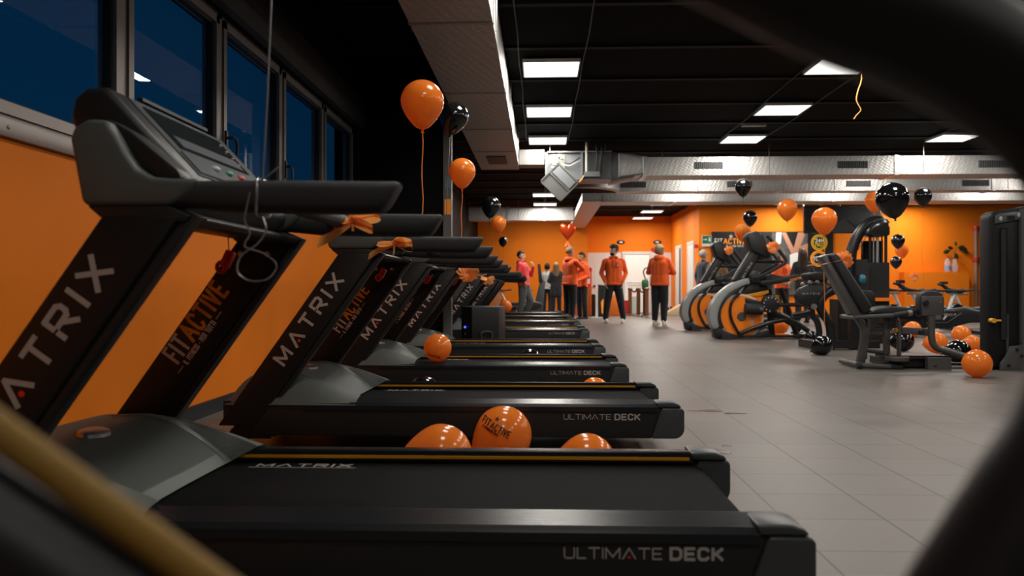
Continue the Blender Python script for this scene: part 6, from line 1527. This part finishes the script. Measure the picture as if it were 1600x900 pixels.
def capsule(mb, a, b, ra, rb, n=14):
    a, b = Vector(a), Vector(b); L = (b-a).length
    d = (b-a).normalized() if L > 1e-6 else Vector((0, 0, 1))
    prof = []
    for k in range(6): t = math.pi/2*(1-k/5); prof.append((a - d*ra*math.sin(t), ra*math.cos(t)))
    for k in range(6): t = math.pi/2*k/5; prof.append((b + d*rb*math.sin(t), rb*math.cos(t)))
    up = Vector((0, 0, 1)) if abs(d.z) < .9 else Vector((1, 0, 0)); u = d.cross(up).normalized(); v = d.cross(u)
    rings = [[mb.bm.verts.new(c + (u*math.cos(2*math.pi*k/n) + v*math.sin(2*math.pi*k/n))*max(r, 1e-4)) for k in range(n)] for c, r in prof]
    for A, B in zip(rings, rings[1:]):
        for k in range(n): mb.bm.faces.new((A[k], A[(k+1) % n], B[(k+1) % n], B[k]))
    mb.bm.faces.new(list(reversed(rings[0]))); mb.bm.faces.new(rings[-1])
def hand(mb, wrist, d, palm_n, s, side, mi, curl=0.5):
    """palm, four unequal bent fingers and a thumb from the palm's side; d: along the hand, palm_n: where the palm faces"""
    d = Vector(d).normalized(); n = (Vector(palm_n) - d*Vector(palm_n).dot(d)).normalized(); w = d.cross(n)*side
    old = mb.mi; mb.mi = mi; f0 = set(mb.bm.faces)
    wrist = Vector(wrist)
    capsule(mb, wrist - d*0.01, wrist + d*0.025, 0.026, 0.030, 10)
    for k in range(4): capsule(mb, wrist + d*0.015 + w*(k-1.5)*0.010, wrist + d*0.085 + w*(k-1.5)*0.019, 0.017, 0.012, 8)
    for k, L in enumerate((0.070, 0.080, 0.075, 0.058)):
        p0 = wrist + d*0.085 + w*(1.5-k)*0.019
        a = curl*0.7; p1 = p0 + (d*math.cos(a) + n*math.sin(a))*L*0.5
        a = curl*1.9; p2 = p1 + (d*math.cos(a) + n*math.sin(a))*L*0.32
        a = curl*2.6; p3 = p2 + (d*math.cos(a) + n*math.sin(a))*L*0.22
        capsule(mb, p0, p1, 0.0098, 0.0088, 8); capsule(mb, p1, p2, 0.0088, 0.0080, 8); capsule(mb, p2, p3, 0.0080, 0.0068, 8)
    t0 = wrist + d*0.030 + w*0.026; t1 = t0 + (d*0.6 + w*0.65 + n*0.35).normalized()*0.040; t2 = t1 + (d*0.9 + w*0.15 + n*0.4).normalized()*0.030
    capsule(mb, t0 - w*0.008, t1, 0.0135, 0.0105, 8); capsule(mb, t1, t2, 0.0105, 0.008, 8)
    for f in mb.bm.faces:
        if f not in f0: f.material_index = mi
    mb.mi = old
def person(x, y, rz, label, height=1.74, top=C_OR, bottom=C_BK, skin=SK, hair=('short', H_BK), arms='down', feet=None, shoes=SH_K, hood=True, bulk=1.0, head_yaw=0.0, beard=False, long_coat=False, lean=0.0, fem=False, group=None, extras=None):
    s = height/1.75
    root = empty('person', (x, y, 0), R(rz), label, 'person', group)
    sw = (0.165 if fem else 0.19)*bulk
    if arms == 'pockets': A = {1: [(0.262*bulk, 0.05, 1.15), (0.188*bulk, -0.055, 0.955)], -1: [(-0.262*bulk, 0.05, 1.15), (-0.188*bulk, -0.055, 0.955)]}
    elif arms == 'crossed': A = {1: [(0.265*bulk, -0.07, 1.16), (-0.02, -0.215, 1.20)], -1: [(-0.265*bulk, -0.07, 1.15), (0.04, -0.235, 1.15)]}
    elif arms == 'highcross': A = {1: [(0.27*bulk, -0.16, 1.27), (0.02, -0.24, 1.25)], -1: [(-0.27*bulk, -0.14, 1.24), (0.05, -0.255, 1.19)]}
    elif arms == 'chin': A = {1: [(0.235, -0.14, 1.15), (0.12, -0.26, 1.36)], -1: [(-0.265, 0.06, 1.14), (-0.215, -0.09, 0.985)]}
    elif arms == 'front': A = {1: [(0.26*bulk, 0.02, 1.14), (0.10, -0.19, 1.04)], -1: [(-0.26*bulk, 0.02, 1.14), (-0.10, -0.19, 1.05)]}
    else: A = {1: [(0.255*bulk, 0.03, 1.13), (0.265*bulk, -0.03, 0.88)], -1: [(-0.255*bulk, 0.03, 1.13), (-0.265*bulk, -0.03, 0.88)]}
    F = feet or {1: ((0.10, 0.0), (0.105, 0.03)), -1: ((-0.10, 0.0), (-0.105, 0.03))}
    prims = []     # (a, b, ra, rb, region)   regions: 0 top, 1 bottom, 2 skin
    def add(a, b, ra, rb, rg): prims.append((Vector(a), Vector(b), ra, rb, rg))
    ln = lambda z: -lean*max(0, z-0.95)      # the whole trunk leans forwards
    th = 0.012
    cz = 1.28
    add((0, ln(1.36), 1.36), (0, ln(1.1), 1.08), 0.122*bulk, 0.114*bulk, 0); add((0, 0.006 + ln(1.0), 1.04), (0, 0.012, 0.93), 0.117*bulk, 0.118*bulk, 0)
    for dx in (-0.075, 0.075):
        add((dx*bulk, ln(1.34), 1.34), (dx*0.8*bulk, ln(1.10), 1.08), 0.118*bulk, 0.108*bulk, 0)
        add((dx*bulk, 0.005 + ln(1.0), 1.04), (dx*1.05*bulk, 0.012, 0.93 if not long_coat else 0.70), 0.112*bulk, (0.113 if not long_coat else 0.125)*bulk, 0)
        add((dx*1.05, 0.015, 0.92), (dx*1.05, 0.015, 0.86), 0.106*bulk, 0.100*bulk, 1)
    add((-sw+0.03, ln(1.42), 1.425), (sw-0.03, ln(1.42), 1.425), 0.066, 0.066, 0)
    add((0, ln(1.42)+0.01, 1.40), (0, ln(1.5)-0.005, 1.50), 0.075, 0.058, 0)
    add((0, ln(1.45)+0.005, 1.45), (0, ln(1.56)-0.012, 1.575), 0.053, 0.050, 2)
    for sd in (1, -1):
        e, w_ = A[sd]; e = (e[0], e[1]+ln(e[2]), e[2]); w_ = (w_[0], w_[1]+ln(w_[2]), w_[2])
        add((sd*sw, ln(1.42), 1.415), e, 0.062, 0.054, 0); add(e, w_, 0.053, 0.040, 0)
        (kx, ky), (ax, ay) = F[sd]
        add((sd*0.085, 0.01, 0.90), (kx, ky, 0.50), 0.104*bulk, 0.082*bulk, 1); add((kx, ky, 0.50), (ax, ay, 0.135), 0.081*bulk, 0.066, 1)
    # head
    hy = ln(1.62); hc = Vector((0, hy - 0.005, 1.655)); rot = Matrix.Rotation(R(head_yaw), 3, 'Z')
    hp = lambda p: hc + rot @ (Vector(p)*1.07)
    mb = MB()
    for a, b, ra, rb, rg in prims: capsule(mb, a, b, ra, rb)
    mb.ball(hp((0, 0.012, 0.012)), 1.07, 0.074, 0.094, 0.092, rot=rot); mb.ball(hp((0, -0.028, -0.052)), 1.07, 0.056, 0.062, 0.062, rot=rot)
    mb.ball(hp((0, -0.055, -0.088)), 1, 0.028, 0.026, 0.022, rot=rot)
    capsule(mb, hp((0, -0.082, 0.012)), hp((0, -0.100, -0.024)), 0.011, 0.016, 10)
    capsule(mb, hp((-0.032, -0.074, 0.022)), hp((0.032, -0.074, 0.022)), 0.014, 0.014, 8)
    for sd in (1, -1): mb.ball(hp((sd*0.074, 0.012, -0.008)), 1, 0.013, 0.020, 0.032, rot=rot)
    me = bpy.data.meshes.new('tmp'); mb.bm.to_mesh(me); mb.bm.free()
    ob = bpy.data.objects.new('tmp', me); COL.objects.link(ob)
    rm = ob.modifiers.new('r', 'REMESH'); rm.mode = 'VOXEL'; rm.voxel_size = 0.0125
    sm = ob.modifiers.new('s', 'SMOOTH'); sm.factor = 0.5; sm.iterations = 6
    dg = bpy.context.evaluated_depsgraph_get()
    me2 = bpy.data.meshes.new_from_object(ob.evaluated_get(dg))
    bpy.data.objects.remove(ob); bpy.data.meshes.remove(me)
    nf = len(me2.polygons); cen = np.zeros(nf*3); me2.polygons.foreach_get('center', cen); cen = cen.reshape(-1, 3)
    best = np.full(nf, 1e9); reg = np.zeros(nf, dtype=np.int32)
    hp_ = [(hc + Vector((0, 0.01, 0.02)), hc + Vector((0, -0.02, -0.06)), 0.09, 0.075, 2)]
    for a, b, ra, rb, rg in prims + hp_:
        a_, d_ = np.array(a), np.array(b-a); L2 = max(float(d_ @ d_), 1e-9)
        t = np.clip(((cen-a_) @ d_)/L2, 0, 1); dist = np.linalg.norm(cen - (a_ + t[:, None]*d_), axis=1) - (ra + (rb-ra)*t)
        k = dist < best; best[k] = dist[k]; reg[k] = rg
    hem = 0.885 if not long_coat else 0.60
    legs = (cen[:, 2] < hem) & (reg == 0) & (np.abs(cen[:, 0]) < 0.19*bulk); reg[legs] = 1
    me2.polygons.foreach_set('material_index', reg)
    mb = MB(); mb.bm.from_mesh(me2); bpy.data.meshes.remove(me2)
    for sd in (1, -1):
        e, w_ = A[sd]; e = Vector((e[0], e[1]+ln(e[2]), e[2])); w_ = Vector((w_[0], w_[1]+ln(w_[2]), w_[2])); d = (w_-e).normalized()
        if arms in ('pockets',) or (arms == 'chin' and sd < 0): dd = Vector((-0.15*sd, -0.25, -1)); pn = Vector((-sd, 0, 0)); cu = 0.35
        elif arms in ('crossed', 'highcross'): dd = d; pn = Vector((0, 1, -0.2)); cu = 0.45
        elif arms == 'chin': dd = Vector((-0.35, 0.10, 1)); pn = Vector((-0.3, 1, 0)); cu = 0.8
        elif arms == 'front': dd = d; pn = Vector((-sd*0.4, 0.8, 0)); cu = 0.6
        else: dd = d; pn = Vector((-sd, 0.2, 0)); cu = 0.5
        hand(mb, w_ + dd.normalized()*0.02, dd, pn, 1, sd, 2, cu)
    mb.mi = 3
    f0 = set(mb.bm.faces)
    for sd in (1, -1): mb.ball(hp((sd*0.030, -0.083, 0.004)), 1, 0.011, 0.006, 0.007, n=10, m=6, rot=rot)
    for sd in (1, -1): capsule(mb, hp((sd*0.018, -0.090, 0.026)), hp((sd*0.045, -0.079, 0.027)), 0.0045, 0.004, 6)
    for f in mb.bm.faces:
        if f not in f0: f.material_index = 3
    f0 = set(mb.bm.faces)
    capsule(mb, hp((-0.022, -0.090, -0.058)), hp((0.022, -0.090, -0.058)), 0.006, 0.006, 6)
    for f in mb.bm.faces:
        if f not in f0: f.material_index = 4
    for v in mb.bm.verts: v.co *= s
    mb.build('body', [top, bottom, skin, M_eye, M_lip], root, sharp=80)
    fin = lambda m_: [setattr(v, 'co', v.co*s) for v in m_.bm.verts]
    # hair
    style, hm = hair
    mb = MB(); mb.ball((0, 0, 0), 1, n=28, m=18)
    kill = []
    for f in mb.bm.faces:
        c = f.calc_center_median()
        low = -0.62 if style in ('long', 'bob') else -0.42
        if (c.y < -0.30 and c.z < (0.42 if style != 'bob' else 0.30)) or c.z < low: kill.append(f)
    bmesh.ops.delete(mb.bm, geom=kill, context='FACES')
    g = 1.10 if style in ('long', 'bob') else 1.05
    for v in mb.bm.verts: v.co = hp((v.co.x*0.078*g, 0.014 + v.co.y*0.099*g, 0.018 + v.co.z*0.098*g))
    bmesh.ops.solidify(mb.bm, geom=mb.bm.faces[:], thickness=0.008)
    rr = random.Random(len(label))
    if style == 'curly':
        for k in range(46):
            a = rr.uniform(0, 2*math.pi); e = rr.uniform(0.25, 1.35); p = (0.082*math.cos(a)*math.cos(e), 0.012 + 0.098*math.sin(a)*math.cos(e) - 0.012, 0.035 + 0.092*math.sin(e))
            mb.ball(hp(p), rr.uniform(0.018, 0.030), n=8, m=6)
    elif style == 'short':
        for k in range(26):
            a = rr.uniform(0, 2*math.pi); e = rr.uniform(0.5, 1.45); p = (0.075*math.cos(a)*math.cos(e), 0.012 + 0.093*math.sin(a)*math.cos(e), 0.022 + 0.094*math.sin(e)); q = (p[0]*1.1, p[1]*1.1-0.012, p[2]*1.06)
            capsule(mb, hp(p), hp(q), 0.013, 0.010, 7)
    if style == 'long':
        def back(u, v):
            a = R(-20 + 220*v); wv = 1 + 0.05*math.sin(9*a)
            return hp((math.cos(a)*(0.088 + 0.030*u)*wv, 0.010 + math.sin(a)*(0.105 + 0.02*u)*wv, 0.045 - 0.36*u - 0.02*math.sin(5*a)*u))
        mb.grid(back, 12, 24, thick=0.022)
    if style == 'bob':
        def back(u, v):
            a = R(-28 + 236*v); wv = 1 + 0.03*math.sin(11*a)
            return hp((math.cos(a)*(0.088 - 0.006*u*u)*wv, 0.010 + math.sin(a)*(0.107 - 0.020*u*u)*wv, 0.04 - 0.125*u))
        mb.grid(back, 8, 24, thick=0.014)
    fin(mb); mb.build('hair', hm, root, sharp=70)
    if beard:
        mb = MB(); mb.ball(hp((0, -0.040, -0.066)), 1, 0.058, 0.060, 0.050, rot=rot, n=16, m=10); fin(mb); mb.build('beard', H_BK, root)
    # hood, hem band, cuffs, strings
    if hood:
        mb = MB()
        def hd(u, v):
            a = R(-62 + 304*u); r = 0.094; t = 2*math.pi*v
            bk = max(0, math.sin(a)); rt = 0.036 + 0.026*bk
            return (math.cos(a)*(r + rt*0.75*math.cos(t)), ln(1.47) + 0.014 + math.sin(a)*(r*0.90 + rt*0.8*math.cos(t)), 1.492 - 0.020*bk + rt*1.15*math.sin(t))
        mb.grid(hd, 26, 12); fin(mb); mb.build('hood', top, root, sharp=80)
        for sd in (1, -1):
            mb = MB(); mb.tube(catmull([(sd*0.035, ln(1.45)-0.100, 1.445), (sd*0.040, ln(1.4)-0.132, 1.37), (sd*0.038, ln(1.3)-0.138, 1.26)], 4), 0.0045, 6); fin(mb); mb.build('drawstring', C_BK, root)
        mb = MB(); mb.tube([(0, ln(1.42)-0.118, 1.42), (0, ln(1.3)-0.128, 1.25), (0, ln(1.1)-0.112, 1.05), (0, -0.105, 0.94)], 0.004, 6); fin(mb); mb.build('zip', C_BK, root)
    if not long_coat:
        mb = MB(); mb.tube([(math.cos(2*math.pi*k/28)*0.183*bulk, 0.013 + math.sin(2*math.pi*k/28)*0.118*bulk, 0.900) for k in range(28)], 0.020, 8, closed=True, flat=(0.7, 1.5)); fin(mb); mb.build('waistband', top, root, sharp=80)
    # shoes
    for sd in (1, -1):
        (kx, ky), (ax, ay) = F[sd]
        mb = MB(); ao = R(12*sd); ca, sa = math.cos(ao), math.sin(ao)
        n = 12
        def loop(z, k, wmul, lmul):
            pts = []
            for i in range(18):
                a = 2*math.pi*i/18; lx = 0.046*wmul*math.sin(a)*(1.0 if math.cos(a) > 0 else 0.86); ly = -0.045 - 0.135*lmul*math.cos(a)
                pts.append(Vector((ax + lx*ca + (ly)*(-sa)*-1, ay + 0.0 + ly*ca - lx*sa*-1*0, z)))
            return pts
        rings = [loop(0.0, 0, .95, 1.0), loop(0.026, 0, 1.02, 1.03)]
        vs = [[mb.bm.verts.new(p) for p in r] for r in rings]
        mb.mi = 1
        fs = [mb.bm.faces.new((vs[0][k], vs[0][(k+1) % 18], vs[1][(k+1) % 18], vs[1][k])) for k in range(18)] + [mb.bm.faces.new(list(reversed(vs[0])))]
        for f in fs: f.material_index = 1
        up = [loop(0.026, 0, .97, .98), loop(0.055, 0, .93, .93)]
        top_ = loop(0.080, 0, .80, .70); 
        for p in top_: p.y += 0.030; p.z += 0.016*max(0, (p.y - ay)/0.06)
        neck = loop(0.115, 0, .72, .36)
        for p in neck: p.y += 0.045
        up += [top_, neck]
        vs = [[mb.bm.verts.new(p) for p in r] for r in up]
        for A_, B_ in zip(vs, vs[1:]):
            for k in range(18): mb.bm.faces.new((A_[k], A_[(k+1) % 18], B_[(k+1) % 18], B_[k])).material_index = 0
        mb.bm.faces.new(vs[-1]).material_index = 0
        bmesh.ops.recalc_face_normals(mb.bm, faces=mb.bm.faces[:]); fin(mb); mb.build('shoe', [shoes, SOLE], root, sharp=60)
    if extras: extras(root, s, hp, ln)
    return root
px_at = lambda px, d: P(px, 453, d).x
def logo_chest(root, s, hp, ln):
    mb = MB(); mb.box((0.06*s, -0.150*s, 1.305*s), (0.105*s, -0.120*s, 1.325*s)); mb.build('chest_print', M_print_white, root, smooth=False)
    mb = MB(); mb.prism([(0.10*s, 0.66*s), (0.135*s, 0.66*s), (0.145*s, 0.50*s), (0.115*s, 0.50*s)], -0.085*s, -0.05*s, 'xz'); mb.build('leg_print', M_text_orange, root, smooth=False)
wide = {1: ((0.155, -0.005), (0.215, 0.02)), -1: ((-0.145, 0.0), (-0.185, 0.02))}
person(px_at(959, 17.8), 17.8, 0, 'bearded man in orange hoodie and black trousers, hands in pockets, facing the camera', 1.70, arms='pockets', hair=('curly', H_BK), feet=wide, shoes=SH_W, beard=True, head_yaw=-50, bulk=1.08, skin=SK2, extras=logo_chest)
person(px_at(1031, 16.9), 16.9, 150, 'blond woman in orange hoodie seen from behind, arms folded, cream shoes', 1.67, arms='crossed', hair=('bob', H_BL), shoes=SH_W, fem=True, bulk=1.14, head_yaw=-35, skin=SK2)
person(px_at(891, 18.85), 18.85, 125, 'short-haired blond man in orange hoodie, seen from behind beside the treadmill ends', 1.72, arms='highcross', hair=('short', H_LB), bulk=1.2, skin=SK2)
person(px_at(909, 19.6), 19.6, -50, 'dark-haired man in orange hoodie standing half hidden behind the blond man', 1.63, arms='front', hair=('short', H_BK), bulk=0.92)
bent = {1: ((0.10, -0.13), (0.12, -0.01)), -1: ((-0.09, 0.02), (-0.10, 0.10))}
person(px_at(819, 20.2), 20.2, 72, 'man in red padded jacket and grey trousers with one hand at his mouth', 1.70, top=C_RED, bottom=C_GREY, hair=('short', H_BK), arms='chin', feet=bent, hood=True, bulk=1.16, skin=SK2, lean=-0.12)
person(px_at(855, 23.9), 23.9, 165, 'dark-haired visitor in pale top and black trousers, seen from behind', 1.52, top=C_WHITE, bottom=C_BK, hair=('bob', H_BK), arms='down', hood=False, fem=True, bulk=0.86)
person(px_at(869, 23.3), 23.3, 185, 'visitor with long fair hair and long dark coat, seen from behind', 1.52, top=C_COAT, bottom=C_BK, hair=('long', H_LB), arms='front', hood=False, fem=True, long_coat=True)
person(px_at(1099, 19.2), 19.2, 110, 'grey-haired man in navy suit standing behind the farther stair climber', 1.66, top=C_NAVY, bottom=C_NAVY, hair=('short', H_GR), arms='down', hood=False, bulk=1.1, skin=SK2)
person(px_at(1120, 18.0), 18.0, 160, 'visitor with long blond hair and brown coat behind the stair climbers', 1.58, top=C_BROWN, bottom=C_BK, hair=('long', H_BL), arms='front', hood=False, fem=True)
person(px_at(1222, 18.3), 18.3, 10, 'person in orange hoodie facing the camera between the climber and the poster', 1.55, hair=('long', H_BR), arms='front', fem=True, skin=SK2)
person(px_at(1254, 17.6), 17.6, 175, 'visitor with long brown hair and black coat below the round poster badges', 1.60, top=C_COAT, bottom=C_BK, hair=('long', H_BR), arms='front', hood=False, fem=True)
# ================================================================== MACHINE FRAME CLOSEST TO THE CAMERA
D0 = 0.38
t = empty('machine_frame', (0.0, D0, 0.0), 0, 'blurred black machine frame loop with yellow edge, right before the camera', 'machine frame')
loc = lambda px, py, d=D0: P(px, py, d) - Vector((0, D0, 0))
ring = [(720,-250),(940,-175),(1160,-75),(1310,0),(1430,45),(1550,108),(1650,185),(1712,270),(1745,360),(1755,450),(1735,560),(1690,680),(1620,790),(1530,930),(1440,1060),(1250,1200),(1000,1260),(760,1230),(500,1160),(308,1032),(112,902),(-82,772),(-270,630),(-400,400),(-430,150),(-330,-80),(-60,-240),(330,-290)]
path = catmull([loc(*p) for p in ring], 6, closed=True)
def rad_at(i):
    k = (i/6) % len(ring); x, y = ring[int(k)]
    return 0.0335 if (x < 800 and y > 500) else 0.0295
mb = MB(); mb.tube(path, [rad_at(i) for i in range(len(path))], 20, closed=True); mb.build('frame_loop', mat('satin_black_tube', (0.012, 0.012, 0.013), 0.45), t, sharp=80)
# yellow edge along the lower left part
edge = [(-190,515),(-60,604),(60,690),(180,776),(300,862),(420,948),(540,1028)]
mb = MB(); mb.tube(catmull([loc(x-12, y+20, D0-0.010) for x, y in edge], 5), 0.0088, 12, flat=(1.0, 1.0)); mb.build('yellow_edge', mat('dull_yellow', (0.28, 0.155, 0.022), 0.7), t, sharp=80)
# stand down to the floor
b = loc(1000, 1260)
mb = MB(); mb.tube([b, (b.x, 0.0, 0.25), (b.x, 0.0, 0.03)], [0.03, 0.032, 0.036], 16); mb.build('stand_post', mat('satin_black_tube', (0, 0, 0)), t)
mb = MB(); mb.box((b.x-0.30, -0.12, 0.0), (b.x+0.30, 0.12, 0.035), 0.012, 3); mb.build('floor_base', M_black_plastic, t)
